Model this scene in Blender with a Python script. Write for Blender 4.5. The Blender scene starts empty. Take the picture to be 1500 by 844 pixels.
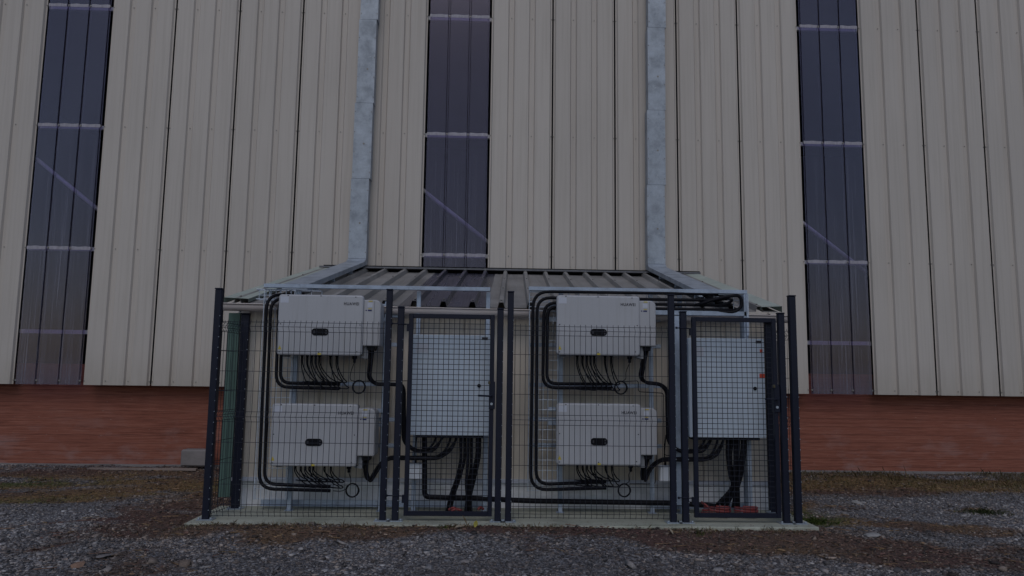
import bpy, math, random
import numpy as np
from mathutils import Vector
R = math.radians
random.seed(7); rng = np.random.default_rng(11)
sc = bpy.context.scene
COL = sc.collection

# ------------------------------------------------------------------ camera
cam = bpy.data.cameras.new('camera'); camo = bpy.data.objects.new('camera', cam); COL.objects.link(camo)
cam.sensor_width = 36; cam.lens = 1083 / 1500 * 36; cam.clip_start = .05; cam.clip_end = 500
yaw, pit, rol = R(-1.834), R(6.753), R(.744)
cx_, sx_ = math.cos(yaw), math.sin(yaw)
r_ = Vector((cx_, sx_, 0)); f_ = Vector((-sx_, cx_, 0)); u_ = Vector((0, 0, 1))
f_, u_ = math.cos(pit)*f_ + math.sin(pit)*u_, math.cos(pit)*u_ - math.sin(pit)*f_
r_, u_ = math.cos(rol)*r_ + math.sin(rol)*u_, math.cos(rol)*u_ - math.sin(rol)*r_
from mathutils import Matrix
camo.matrix_world = Matrix(((r_.x, u_.x, -f_.x, 0), (r_.y, u_.y, -f_.y, 0), (r_.z, u_.z, -f_.z, 1.46), (0, 0, 0, 1)))
sc.camera = camo

# ------------------------------------------------------------------ light: overcast daylight
SUN_EL, SUN_AZ = R(47), R(184)          # azimuth measured clockwise from +Y; the soft sun stands behind the camera
w = bpy.data.worlds.new('World'); sc.world = w; w.use_nodes = True
nt = w.node_tree; bg = nt.nodes['Background']
sky = nt.nodes.new('ShaderNodeTexSky'); sky.sky_type = 'NISHITA'; sky.sun_disc = False
sky.sun_elevation = SUN_EL; sky.sun_rotation = SUN_AZ; sky.air_density = 1.0; sky.dust_density = 1.0; sky.ozone_density = 1.5
nt.links.new(sky.outputs[0], bg.inputs[0]); bg.inputs[1].default_value = .15
sun = bpy.data.lights.new('sun', 'SUN'); sun.energy = 1.0; sun.angle = R(34); sun.color = (1, .97, .94)
suno = bpy.data.objects.new('sun', sun); COL.objects.link(suno)
sd = Vector((math.sin(SUN_AZ)*math.cos(SUN_EL), math.cos(SUN_AZ)*math.cos(SUN_EL), math.sin(SUN_EL)))
suno.rotation_euler = sd.to_track_quat('Z', 'Y').to_euler()
sc.view_settings.view_transform = 'Standard'; sc.view_settings.look = 'None'
sc.view_settings.exposure = -1.07; sc.view_settings.gamma = 1
sc.cycles.use_denoising = True; sc.cycles.max_bounces = 8; sc.cycles.transparent_max_bounces = 12
try: sc.cycles.denoiser = 'OPENIMAGEDENOISE'
except Exception: pass

# ------------------------------------------------------------------ helpers
class MB:
    """collects geometry for ONE mesh"""
    def __init__(s): s.v = []; s.f = []; s.sm = []; s.marks = [(0,0)]
    def mat(s,i): s.marks.append((len(s.f),i)); return s
    def add(s, vs, fs, smooth=False):
        o = len(s.v); s.v += [tuple(v) for v in vs]
        s.f += [tuple(i+o for i in f) for f in fs]; s.sm += [smooth]*len(fs); return s
    def box(s, x0, x1, y0, y1, z0, z1):
        return s.add([(x0,y0,z0),(x1,y0,z0),(x1,y1,z0),(x0,y1,z0),(x0,y0,z1),(x1,y0,z1),(x1,y1,z1),(x0,y1,z1)],
                     [(0,3,2,1),(4,5,6,7),(0,1,5,4),(1,2,6,5),(2,3,7,6),(3,0,4,7)])
    def bev(s, x0, x1, y0, y1, z0, z1, b=.004):
        # box with every edge chamfered
        vs = []; 
        X=(x0,x1);Y=(y0,y1);Z=(z0,z1)
        idx={}
        for i in (0,1):
            for j in (0,1):
                for k in (0,1):
                    sx,sy,sz=1-2*i,1-2*j,1-2*k
                    for a in range(3):
                        p=[X[i]+sx*b,Y[j]+sy*b,Z[k]+sz*b]; p[a]=(X[i],Y[j],Z[k])[a]
                        idx[i,j,k,a]=len(vs); vs.append(p)
        fs=[]
        for a in range(3):
            o=[q for q in range(3) if q!=a]
            for e in (0,1):
                c=[]
                for (p,q) in ((0,0),(1,0),(1,1),(0,1)):
                    t=[0,0,0]; t[a]=e; t[o[0]]=p; t[o[1]]=q; c.append(idx[t[0],t[1],t[2],a])
                fs.append(c)
            # edges along axis a
            for p in (0,1):
                for q in (0,1):
                    t0=[0,0,0]; t0[o[0]]=p; t0[o[1]]=q; t1=list(t0); t1[a]=1
                    fs.append([idx[(*t0,o[0])],idx[(*t0,o[1])],idx[(*t1,o[1])],idx[(*t1,o[0])]])
        for i in (0,1):
            for j in (0,1):
                for k in (0,1): fs.append([idx[i,j,k,0],idx[i,j,k,1],idx[i,j,k,2]])
        return s.add(vs,fs)
    def prism(s, pts, a, b, axis='y', smooth=False):
        """closed outline (2-D) extruded along axis from a to b; outline in the other two axes"""
        n=len(pts)
        def P(p,t): return {'y':(p[0],t,p[1]),'x':(t,p[0],p[1]),'z':(p[0],p[1],t)}[axis]
        vs=[P(p,a) for p in pts]+[P(p,b) for p in pts]
        fs=[tuple(range(n)),tuple(range(2*n-1,n-1,-1))]
        s.add(vs,fs)
        o=len(s.v)-2*n
        for i in range(n):
            j=(i+1)%n; s.f.append((o+i,o+n+i,o+n+j,o+j)); s.sm.append(smooth)
        return s
    def tube(s, pts, r, n=8, cap=True, smooth=True):
        P=[Vector(p) for p in pts]; m=len(P); rings=[]
        up=None
        for i in range(m):
            t=(P[min(i+1,m-1)]-P[max(i-1,0)]).normalized()
            if up is None:
                up=Vector((0,0,1)) if abs(t.z)<.9 else Vector((0,1,0))
            a=t.cross(up)
            if a.length<1e-4: a=t.cross(Vector((1,0,0)))
            a.normalize(); b=a.cross(t).normalized(); up=b
            rr=r[i] if isinstance(r,(list,tuple)) else r
            rings.append([P[i]+a*math.cos(2*math.pi*k/n)*rr+b*math.sin(2*math.pi*k/n)*rr for k in range(n)])
        vs=[v for q in rings for v in q]
        fs=[(i*n+k,i*n+(k+1)%n,(i+1)*n+(k+1)%n,(i+1)*n+k) for i in range(m-1) for k in range(n)]
        s.add(vs,fs,smooth)
        if cap: s.add([],[]) ; o=len(s.v)-len(vs); s.f+=[tuple(o+k for k in range(n-1,-1,-1)),tuple(o+(m-1)*n+k for k in range(n))]; s.sm+=[False,False]
        return s
    def build(s, name, mat, parent=None, loc=None):
        me=bpy.data.meshes.new(name); off=Vector((0,0,0))
        if parent is not None and not parent.get('_local'): off=WORLD[parent.name]
        if loc is not None: off=Vector(loc)
        V=np.array(s.v,dtype=np.float32)-np.array(off,dtype=np.float32)
        me.from_pydata(V.tolist(),[],s.f); me.polygons.foreach_set('use_smooth',s.sm); me.update()
        o=bpy.data.objects.new(name,me); COL.objects.link(o)
        for q in (mat if isinstance(mat,(list,tuple)) else [mat] if mat else []): me.materials.append(q)
        if len(s.marks)>1:
            mi=np.zeros(len(s.f),np.int32)
            for st,i in s.marks: mi[st:]=i
            me.polygons.foreach_set('material_index',mi)
        if parent is not None:
            o.parent=parent; WORLD[o.name]=off
        elif loc is not None: o.location=off; WORLD[o.name]=off
        else: WORLD[o.name]=Vector((0,0,0))
        return o
WORLD={}
def rrect(x0,x1,z0,z1,r,n=5):
    rs=r if isinstance(r,(list,tuple)) else [r]*4      # bl, br, tr, tl
    out=[]
    for (cx,cz,a0,q) in ((x0+rs[0],z0+rs[0],180,rs[0]),(x1-rs[1],z0+rs[1],270,rs[1]),(x1-rs[2],z1-rs[2],0,rs[2]),(x0+rs[3],z1-rs[3],90,rs[3])):
        if q<=0: out.append((cx,cz)); continue
        for k in range(n+1):
            a=R(a0+90*k/n); out.append((cx+q*math.cos(a),cz+q*math.sin(a)))
    return out
def bevprism(mb,x0,x1,y0,y1,z0,z1,r,b=.008):
    """rounded-rectangle slab whose front edge (y0) is chamfered"""
    o=rrect(x0,x1,z0,z1,r); i=rrect(x0+b,x1-b,z0+b,z1-b,[max(q-b,.001) for q in (r if isinstance(r,(list,tuple)) else [r]*4)])
    n=len(o)
    mid=rrect(x0+b*.3,x1-b*.3,z0+b*.3,z1-b*.3,[max(q-b*.3,.001) for q in (r if isinstance(r,(list,tuple)) else [r]*4)])
    vs=[(p[0],y0,p[1]) for p in i]+[(p[0],y0+b*.35,p[1]) for p in mid]+[(p[0],y0+b,p[1]) for p in o]+[(p[0],y1,p[1]) for p in o]
    fs=[tuple(range(n)),tuple(range(4*n-1,3*n-1,-1))]
    mb.add(vs,fs); base=len(mb.v)-4*n
    for L in range(3):
        for k in range(n):
            j=(k+1)%n; mb.f.append((base+L*n+k,base+(L+1)*n+k,base+(L+1)*n+j,base+L*n+j)); mb.sm.append(False)
    return mb
def fillet(pts, r, n=6):
    P=[Vector(p) for p in pts]; out=[P[0]]
    for i in range(1,len(P)-1):
        a=(P[i-1]-P[i]); b=(P[i+1]-P[i]); d=min(r,a.length*.48,b.length*.48)
        p0=P[i]+a.normalized()*d; p1=P[i]+b.normalized()*d
        for k in range(n+1):
            t=k/n; out.append((1-t)**2*p0+2*t*(1-t)*P[i]+t*t*p1)
    out.append(P[-1]); return out
def spline(pts, n=6):
    P=[Vector(p) for p in pts]; P=[P[0]*2-P[1]]+P+[P[-1]*2-P[-2]]; out=[]
    for i in range(1,len(P)-2):
        for k in range(n):
            t=k/n; a,b,c,d=P[i-1:i+3]
            out.append(.5*((2*b)+(c-a)*t+(2*a-5*b+4*c-d)*t*t+(3*b-a-3*c+d)*t**3))
    out.append(P[-2]); return out
def thing(name,label,cat,loc=(0,0,0),group=None):
    o=bpy.data.objects.new(name,None); COL.objects.link(o); o.location=loc; o.empty_display_size=.1
    WORLD[o.name]=Vector(loc); return tag(o,label,cat,group)
def tag(o,label,cat,group=None):
    o['label']=label; o['category']=cat
    if group: o['group']=group
    return o
def dup(root,loc,label,group=None,skip=()):
    r=root.copy(); COL.objects.link(r); r.location=loc; r['label']=label; WORLD[r.name]=Vector(loc)
    if group: r['group']=group
    def rec(src,dst):
        for ch in list(src.children):
            if ch.name.split('.')[0] in skip: continue
            c=ch.copy(); COL.objects.link(c); c.parent=dst; WORLD[c.name]=Vector(loc); rec(ch,c)
    rec(root,r); return r
# value noise on arrays
_G=rng.random((256,256))
def vnoise(x,y):
    xi=np.floor(x).astype(int); yi=np.floor(y).astype(int); fx=x-xi; fy=y-yi
    fx=fx*fx*(3-2*fx); fy=fy*fy*(3-2*fy)
    g=lambda a,b:_G[a%256,b%256]
    return (g(xi,yi)*(1-fx)+g(xi+1,yi)*fx)*(1-fy)+(g(xi,yi+1)*(1-fx)+g(xi+1,yi+1)*fx)*fy
def fbm(x,y,o=4):
    t=0;a=1;s=0
    for k in range(o): t=t+a*vnoise(x*2**k+17*k,y*2**k+31*k); s+=a; a*=.5
    return t/s

# ------------------------------------------------------------------ materials
def nodes(name):
    m=bpy.data.materials.new(name); m.use_nodes=True; t=m.node_tree
    return m,t,t.nodes['Principled BSDF'],t.nodes['Material Output']
def N(t,kind,**kw):
    n=t.nodes.new(kind)
    for k,v in kw.items():
        if k in n.inputs: n.inputs[k].default_value=v
        else: setattr(n,k,v)
    return n
def coord(t,scale=(1,1,1)):
    g=N(t,'ShaderNodeNewGeometry'); m=N(t,'ShaderNodeMapping'); m.inputs['Scale'].default_value=scale
    t.links.new(g.outputs['Position'],m.inputs['Vector']); return m.outputs[0]
def noise(t,vec,scale,detail=4,rough=.55):
    n=N(t,'ShaderNodeTexNoise'); n.inputs['Scale'].default_value=scale; n.inputs['Detail'].default_value=detail; n.inputs['Roughness'].default_value=rough
    t.links.new(vec,n.inputs['Vector']); return n.outputs['Fac']
def ramp(t,fac,stops):
    r=N(t,'ShaderNodeValToRGB'); e=r.color_ramp.elements
    while len(e)<len(stops): e.new(.5)
    for q,(p,c) in zip(e,stops): q.position=p; q.color=(*c,1) if len(c)==3 else c
    t.links.new(fac,r.inputs[0]); return r.outputs[0]
def mixc(t,fac,a,b,mode='MIX'):
    m=N(t,'ShaderNodeMix',data_type='RGBA',blend_type=mode)
    for v,i in ((fac,0),(a,6),(b,7)):
        if hasattr(v,'links'): t.links.new(v,m.inputs[i])
        elif isinstance(v,(int,float)): m.inputs[i].default_value=v
        else: m.inputs[i].default_value=(*v,1)
    return m.outputs[2]
def bump(t,b,h,strength=.3,dist=.01):
    n=N(t,'ShaderNodeBump'); n.inputs['Strength'].default_value=strength; n.inputs['Distance'].default_value=dist
    t.links.new(h,n.inputs['Height']); t.links.new(n.outputs[0],b.inputs['Normal'])
def g3(v): return (v,v,v)
def simple(name,col,rough=.5,metal=0,var=.15,scale=8,spec=.5,bmp=0,stretch=(1,1,1)):
    m,t,b,o=nodes(name); v=coord(t,stretch); f=noise(t,v,scale)
    c=ramp(t,f,[(.3,tuple(x*(1-var) for x in col)),(.7,tuple(min(1,x*(1+var)) for x in col))])
    t.links.new(c,b.inputs['Base Color']); b.inputs['Roughness'].default_value=rough; b.inputs['Metallic'].default_value=metal
    b.inputs['Specular IOR Level'].default_value=spec
    if bmp: bump(t,b,noise(t,v,scale*6),bmp,.003)
    return m
def sub(t,vec,axis):
    s=N(t,'ShaderNodeSeparateXYZ'); t.links.new(vec,s.inputs[0]); return s.outputs[axis]
def mrange(t,v,a,b,c=0,d=1):
    n=N(t,'ShaderNodeMapRange'); n.inputs[1].default_value=a; n.inputs[2].default_value=b; n.inputs[3].default_value=c; n.inputs[4].default_value=d
    t.links.new(v,n.inputs[0]); return n.outputs[0]
def mth(t,op,a,b=None):
    n=N(t,'ShaderNodeMath',operation=op)
    for v,i in ((a,0),(b,1)):
        if v is None: continue
        if hasattr(v,'links'): t.links.new(v,n.inputs[i])
        else: n.inputs[i].default_value=v
    return n.outputs[0]

def mat_stone(name,stops):
    m,t,b,o=nodes(name); a=N(t,'ShaderNodeAttribute'); a.attribute_name='tone'; w_=N(t,'ShaderNodeAttribute'); w_.attribute_name='warm'
    c=ramp(t,a.outputs['Fac'],stops); c=mixc(t,w_.outputs['Fac'],c,mixc(t,1.0,c,(.95,.74,.58),'MULTIPLY'))
    c=mixc(t,mrange(t,noise(t,coord(t),90,3),.35,.65,.35,0),c,(.02,.02,.02))
    t.links.new(c,b.inputs['Base Color']); b.inputs['Roughness'].default_value=.75; b.inputs['Specular IOR Level'].default_value=.3; return m
def mat_cladding(name='cladding_beige',base=(.522,.474,.436)):
    m,t,b,o=nodes(name)
    v=coord(t,(1,1,1)); big=noise(t,coord(t,(.9,.9,.35)),1.3,3)
    c=ramp(t,big,[(.3,tuple(x*.95 for x in base)),(.7,tuple(x*1.04 for x in base))])
    oi=N(t,'ShaderNodeObjectInfo'); c=mixc(t,mrange(t,oi.outputs['Random'],0,1,0,.10),c,tuple(x*.5 for x in base))
    st=noise(t,coord(t,(26,26,.5)),1.0,5,.65)                       # rain streaks running down
    c=mixc(t,mrange(t,st,.47,.72,0,.30),c,tuple(x*.6 for x in (base[0],base[1]*.97,base[2]*.9)))
    z=sub(t,v,2)
    low=mth(t,'MULTIPLY',mrange(t,z,1.24,1.75,1,0),noise(t,coord(t,(7,7,2)),1.6,5))
    c=mixc(t,mth(t,'MULTIPLY',low,.6),c,(.33,.29,.235))             # splashed dirt along the bottom edge
    sp=noise(t,v,60,2)
    c=mixc(t,mrange(t,sp,.72,.8,0,.35),c,(.24,.22,.19))
    t.links.new(c,b.inputs['Base Color']); b.inputs['Roughness'].default_value=.48; b.inputs['Specular IOR Level'].default_value=.25
    bump(t,b,noise(t,coord(t,(1.6,1.6,.7)),1.4,2),.12,.05)
    return m
def mat_coat(name,base):
    m,t,b,o=nodes(name); v=coord(t)
    c=ramp(t,noise(t,v,2.5,4),[(.3,tuple(x*.96 for x in base)),(.7,tuple(x*1.03 for x in base))])
    c=mixc(t,mrange(t,noise(t,coord(t,(38,38,1.1)),1.0,5,.65),.52,.74,0,.22),c,(.20,.19,.175))   # dried drip marks
    c=mixc(t,mrange(t,noise(t,v,120,2),.68,.78,0,.3),c,(.18,.17,.16))                            # specks
    t.links.new(c,b.inputs['Base Color']); b.inputs['Specular IOR Level'].default_value=.4
    t.links.new(ramp(t,noise(t,v,9,5),[(.3,g3(.36)),(.7,g3(.56))]),b.inputs['Roughness']); return m
def mat_galv(name='galvanised_steel',base=(.34,.385,.44),rough=.5):
    m,t,b,o=nodes(name); v=coord(t)
    vo=N(t,'ShaderNodeTexVoronoi'); vo.inputs['Scale'].default_value=46; t.links.new(v,vo.inputs['Vector'])
    s=N(t,'ShaderNodeSeparateColor'); t.links.new(vo.outputs['Color'],s.inputs[0])
    f=noise(t,v,5,6,.65)
    c=ramp(t,f,[(.28,tuple(x*.62 for x in base)),(.5,base),(.72,tuple(x*1.18 for x in base))])
    c=mixc(t,mrange(t,s.outputs[0],0,1,0,.28),c,tuple(x*.7 for x in base))
    wt=noise(t,coord(t,(9,9,5)),1.2,7,.75)
    c=mixc(t,mrange(t,wt,.58,.66,0,.45),c,(.17,.20,.25))             # white-rust tide marks
    c=mixc(t,mrange(t,noise(t,coord(t,(6,6,9)),1.7,7,.7),.62,.7,0,.4),c,(.50,.53,.56))
    t.links.new(c,b.inputs['Base Color']); b.inputs['Metallic'].default_value=.25
    t.links.new(ramp(t,f,[(.3,g3(rough+.12)),(.7,g3(rough-.08))]),b.inputs['Roughness'])
    return m
def mat_poly(name='clear_polycarbonate'):
    m,t,b,o=nodes(name); t.nodes.remove(b); v=coord(t)
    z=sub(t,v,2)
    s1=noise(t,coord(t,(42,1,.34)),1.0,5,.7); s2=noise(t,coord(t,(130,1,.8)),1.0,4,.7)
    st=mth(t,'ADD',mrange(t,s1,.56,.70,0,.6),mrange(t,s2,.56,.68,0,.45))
    fade=mrange(t,z,5.4,2.2,.06,1)                                   # run-off streaks, strengthened downwards in place of a reflection gradient
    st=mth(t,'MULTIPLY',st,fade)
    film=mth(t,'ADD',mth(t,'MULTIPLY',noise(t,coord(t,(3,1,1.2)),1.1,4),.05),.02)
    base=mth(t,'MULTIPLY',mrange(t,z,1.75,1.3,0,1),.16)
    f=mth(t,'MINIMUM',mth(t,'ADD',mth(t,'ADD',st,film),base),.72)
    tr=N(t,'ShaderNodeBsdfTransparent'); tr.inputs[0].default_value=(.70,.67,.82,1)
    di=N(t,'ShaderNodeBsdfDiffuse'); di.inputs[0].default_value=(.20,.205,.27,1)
    gl=N(t,'ShaderNodeBsdfGlossy'); gl.inputs['Roughness'].default_value=.16; gl.inputs[0].default_value=(1,.92,1,1)
    fr0=N(t,'ShaderNodeFresnel'); fr0.inputs[0].default_value=1.5; frc=mth(t,'MINIMUM',fr0.outputs[0],.075)
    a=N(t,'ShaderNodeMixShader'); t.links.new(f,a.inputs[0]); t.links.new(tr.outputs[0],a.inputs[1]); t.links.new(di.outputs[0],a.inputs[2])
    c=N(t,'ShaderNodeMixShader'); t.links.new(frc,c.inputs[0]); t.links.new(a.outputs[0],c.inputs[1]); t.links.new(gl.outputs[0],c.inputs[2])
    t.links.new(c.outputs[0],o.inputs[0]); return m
def mat_brick():
    m,t,b,o=nodes('red_clay_block'); v=coord(t); z=sub(t,v,2)
    lines=mth(t,'ADD',mth(t,'MULTIPLY',noise(t,coord(t,(.7,.7,30)),1.0,5,.7),.5),mth(t,'MULTIPLY',noise(t,coord(t,(3.2,3.2,85)),1.0,4,.7),.5))
    c=ramp(t,lines,[(.34,(.11,.042,.031)),(.5,(.265,.096,.067)),(.66,(.37,.165,.12))])
    big=noise(t,coord(t,(.8,1,1.4)),1.0,4)
    c=mixc(t,mrange(t,big,.4,.7,0,.5),c,(.27,.10,.07))
    joint=N(t,'ShaderNodeTexWave',wave_type='BANDS',bands_direction='Z',wave_profile='SAW'); joint.inputs['Scale'].default_value=2.6; joint.inputs['Distortion'].default_value=1.2; joint.inputs['Detail'].default_value=1
    t.links.new(v,joint.inputs['Vector'])
    jf=mrange(t,joint.outputs['Fac'],.0,.12,.35,0)
    c=mixc(t,jf,c,(.10,.05,.042))
    ef=mth(t,'MULTIPLY',mrange(t,noise(t,coord(t,(1.1,1,2.6)),1.3,6,.65),.50,.76,0,.62),mrange(t,z,1.0,.1,0,1))
    c=mixc(t,ef,c,(.36,.28,.28))                                     # lime bloom rising from the ground
    ch=noise(t,coord(t,(14,14,30)),1.0,3)
    c=mixc(t,mrange(t,ch,.70,.76,0,.6),c,(.38,.26,.22))
    t.links.new(c,b.inputs['Base Color']); b.inputs['Roughness'].default_value=.85; b.inputs['Specular IOR Level'].default_value=.15
    bump(t,b,mth(t,'SUBTRACT',lines,jf),.7,.008); return m
def mat_roof(name='roof_sheet_grey',base=(.235,.222,.215),rough=.45):
    m,t,b,o=nodes(name); v=coord(t)
    st=noise(t,coord(t,(24,.6,.6)),1.0,6,.7); bl=noise(t,v,1.6,5,.6)
    c=ramp(t,bl,[(.3,tuple(x*.72 for x in base)),(.7,tuple(x*1.25 for x in base))])
    c=mixc(t,mrange(t,st,.5,.75,0,.35),c,tuple(min(.8,x*1.6) for x in base))
    c=mixc(t,mrange(t,noise(t,coord(t,(5,.35,.35)),1.3,4,.55),.5,.72,0,.4),c,tuple(x*.4 for x in base))
    t.links.new(c,b.inputs['Base Color']); t.links.new(ramp(t,st,[(.3,g3(rough)),(.7,g3(rough+.25))]),b.inputs['Roughness'])
    return m
def mat_concrete(name,base,damp=True):
    m,t,b,o=nodes(name); v=coord(t)
    f=noise(t,v,2.2,6,.65); c=ramp(t,f,[(.28,tuple(x*.66 for x in base)),(.5,base),(.75,tuple(x*1.22 for x in base))])
    c=mixc(t,mrange(t,noise(t,coord(t,(1.4,3,3)),1.3,5,.7),.52,.68,0,.5),c,(base[0]*.55,base[1]*.60,base[2]*.50))
    c=mixc(t,mrange(t,noise(t,v,70,2),.66,.8,0,.4),c,tuple(x*.5 for x in base))
    t.links.new(c,b.inputs['Base Color']); b.inputs['Roughness'].default_value=.8; b.inputs['Specular IOR Level'].default_value=.25
    bump(t,b,noise(t,v,90,4),.35,.004); return m
def mat_attr(name,attr,stops,rough=.85,spec=.2,nscale=0,var=.4):
    m,t,b,o=nodes(name); a=N(t,'ShaderNodeAttribute'); a.attribute_name=attr
    c=ramp(t,a.outputs['Fac'],stops)
    if nscale: c=mixc(t,mrange(t,noise(t,coord(t),nscale,3),.35,.65,var,0),c,(0.02,.02,.02))
    t.links.new(c,b.inputs['Base Color']); b.inputs['Roughness'].default_value=rough; b.inputs['Specular IOR Level'].default_value=spec; return m

M=dict(
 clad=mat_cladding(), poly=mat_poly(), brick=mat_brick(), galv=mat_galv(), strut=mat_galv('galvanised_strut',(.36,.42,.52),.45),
 duct=mat_galv('galvanised_duct_sheet',(.345,.38,.435),.5),
 roof=mat_roof(), rooflight=mat_roof('rooflight_sheet',(.05,.05,.07),.2),
 navy=simple('navy_powder_coat',(.0065,.0085,.022),.5,0,.12,20,.28), wire=simple('navy_coated_wire',(.010,.013,.027),.5,0,.15,30,.4),
 inv=mat_coat('white_powder_coat',(.415,.418,.45)), invd=simple('grey_cast_housing',(.20,.21,.235),.5,0,.06,5,.4),
 cab=mat_coat('grey_blue_enclosure',(.52,.59,.69)), black=simple('black_rubber',(.0045,.0045,.008),.6,0,.2,20,.2),
 gloss=simple('black_display',(.004,.004,.007),.45,0,.1,20,.15), gutter=simple('beige_gutter',(.60,.53,.51),.45,0,.10,4,.4,0,(.6,3,6)),
 green=simple('green_trim',(.085,.145,.125),.55,0,.12,5,.3,0,(4,4,.6)), verge=simple('pale_green_flashing',(.38,.42,.375),.5,0,.12,3,.35),
 sticker=simple('white_sticker',(.50,.52,.60),.5,0,.03,8), yellow=simple('yellow_sticker',(.50,.40,.05),.5,0,.08,10), blue=simple('dark_blue_sticker',(.012,.014,.10),.5,0,.05,10),
 grey=simple('grey_print',(.03,.03,.04),.6,0,.05,10), red=simple('red_corrugated_plastic',(.23,.038,.038),.5,0,.12,14), orange=simple('orange_red_sticker',(.62,.085,.045),.5,0,.08,10),
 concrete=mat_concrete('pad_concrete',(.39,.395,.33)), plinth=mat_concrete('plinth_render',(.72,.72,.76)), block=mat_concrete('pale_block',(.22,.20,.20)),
 clad_lifted=mat_cladding('cladding_lightened',(.76,.685,.61)), wiregalv=simple('galvanised_wire',(.60,.66,.76),.4,.2,.1,30,.4), ribline=simple('sheet_rib_edge',(.022,.018,.03),.6,0,.3,4,.1,0,(1,1,.3)), wood=simple('weathered_board',(.25,.20,.18),.8,0,.25,3,.2,.3,(1,8,8)), white=simple('white_plastic_box',(.74,.76,.82),.5,0,.03,6,.4),  # lean-to front wall and plinth: base colours lifted to offset the shade there
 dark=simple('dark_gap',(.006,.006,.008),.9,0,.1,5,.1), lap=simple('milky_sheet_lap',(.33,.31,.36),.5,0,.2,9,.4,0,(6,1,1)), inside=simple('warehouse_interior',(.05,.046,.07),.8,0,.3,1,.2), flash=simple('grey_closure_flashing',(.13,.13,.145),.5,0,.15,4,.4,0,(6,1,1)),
 purlin=simple('galvanised_purlin',(.5,.5,.5),.5,.1,.1,4,.4), screw=simple('screw_head',(.24,.225,.21),.5,.3,.1,30,.4), brass=simple('worn_bronze',(.10,.085,.05),.4,.5,.2,30),
 stone=simple('pale_stone',(.26,.25,.25),.85,0,.25,14,.2,.4), rock=simple('ochre_stone',(.24,.15,.11),.85,0,.3,12,.2,.4), leafy=simple('yellow_leaf',(.30,.26,.05),.6,0,.3,30,.3), leafp=simple('pale_leaf',(.30,.25,.19),.7,0,.3,30,.2),
)

# ------------------------------------------------------------------ ground
xs=np.concatenate([np.linspace(-90,-9.5,16),np.arange(-9.2,10.3,.055),np.linspace(10.6,90,16)])
ys=np.concatenate([np.linspace(-80,2.5,16),np.arange(2.8,11.95,.055),np.linspace(12.2,90,14)])
GX,GY=np.meshgrid(xs,ys)
def gh(x,y):
    """ground height"""
    h=.05*(fbm(x*.45+3,y*.45,3)-.5)+.035*(fbm(x*2.1,y*2.1,3)-.5)+.012*(fbm(x*9,y*9,2)-.5)
    near=np.clip((y-9.6)/1.6,0,1); h=h+.035*near*near
    h=h+.088*np.exp(-((np.clip(np.abs(x-.2)-2.75,0,9))/.35)**2)*np.exp(-((y-6.95)/.42)**2)
    padm=((x>-2.66)&(x<3.05)&(y>6.98)&(y<8.0)); h=np.where(padm,np.minimum(h-.01,.03),h)
    return h-np.where((y>11.62),.1,0)
def blob(x,y,cx,cy,rx,ry,ang=0,amp=1.,soft=1.):
    c,s=math.cos(R(ang)),math.sin(R(ang)); dx=x-cx; dy=y-cy
    u=(dx*c+dy*s)/rx; v=(-dx*s+dy*c)/ry
    return amp*np.exp(-(u*u+v*v)*soft)
def soil(x,y):
    """0 = bare gravel, 1 = earth, leaf mould and moss (the patches lie where they lie on this site)"""
    x,y=x+1.1*(fbm(x*.9+12,y*.9+7,3)-.5),y+.75*(fbm(x*.9+31,y*.9+3,3)-.5)+.10*(fbm(x*4,y*4,2)-.5)
    s=blob(x,y,.3,6.78,3.5,.20)*1.15+blob(x,y,2.7,6.6,1.0,.28,-12)*.8+blob(x,y,3.4,6.95,.9,.45,-15)*.7+blob(x,y,4.1,6.5,1.2,.35,-20)*.6
    s+=blob(x,y,-3.1,7.35,.75,.45,20)*.9+blob(x,y,-2.9,8.6,.9,1.0,0)*.75+blob(x,y,-4.3,9.5,1.9,.34,32)*1.0+blob(x,y,-5.3,8.3,1.3,.22,28)*.9+blob(x,y,-3.6,10.2,1.6,.45,10)*.9
    s+=blob(x,y,-6.1,9.9,.8,.3,10)*.9+blob(x,y,-4.0,7.35,1.0,.10,25)*.7+blob(x,y,-3.7,6.35,.3,.08,25)*.7
    s+=blob(x,y,5.6,10.6,3.2,.55,0)*.95+blob(x,y,4.6,9.8,1.2,.5,-15)*.7+blob(x,y,7.6,10.0,1.6,.5)*.6+blob(x,y,5.6,8.25,.55,.2,0)*.8+blob(x,y,3.55,8.0,.4,.5)*.7+blob(x,y,4.9,7.6,1.3,.22,-20)*.6
    s+=blob(x,y,-5.5,10.9,2.5,.35,0)*.5
    s+=.52*np.clip((fbm(x*.8+9,y*1.6+4,4)-.47)*4,0,1)+blob(x,y,2.9,6.6,2.0,.45,-10)*.30-blob(x,y,6.3,8.3,1.8,1.1)*.75-blob(x,y,6.3,7.0,1.3,.8)*.5-blob(x,y,-5.3,7.3,1.6,.8)*.5-blob(x,y,-.9,6.0,1.6,.4)*.4
    return np.clip(s*(.15+1.7*fbm(x*3.1,y*4.6,5)),0,1)
def hue(x,y):
    """0 red-brown leaf mould, .5 ochre, 1 olive moss"""
    h=.22+.6*(fbm(x*.8+40,y*.8+20,3)-.5)
    h=h+blob(x,y,-4.9,8.6,1.6,.5,30)*.6+blob(x,y,-6.0,9.9,1,.5)*.7+blob(x,y,-3.4,10.0,1.2,.7)*.22+blob(x,y,5.8,10.5,3,.7)*.38+blob(x,y,3.5,8.0,.4,.5)*.8+blob(x,y,5.6,8.25,.6,.3)*.7-blob(x,y,-4.0,7.35,1.2,.2,25)*.2
    return np.clip(h,0,1)
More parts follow.
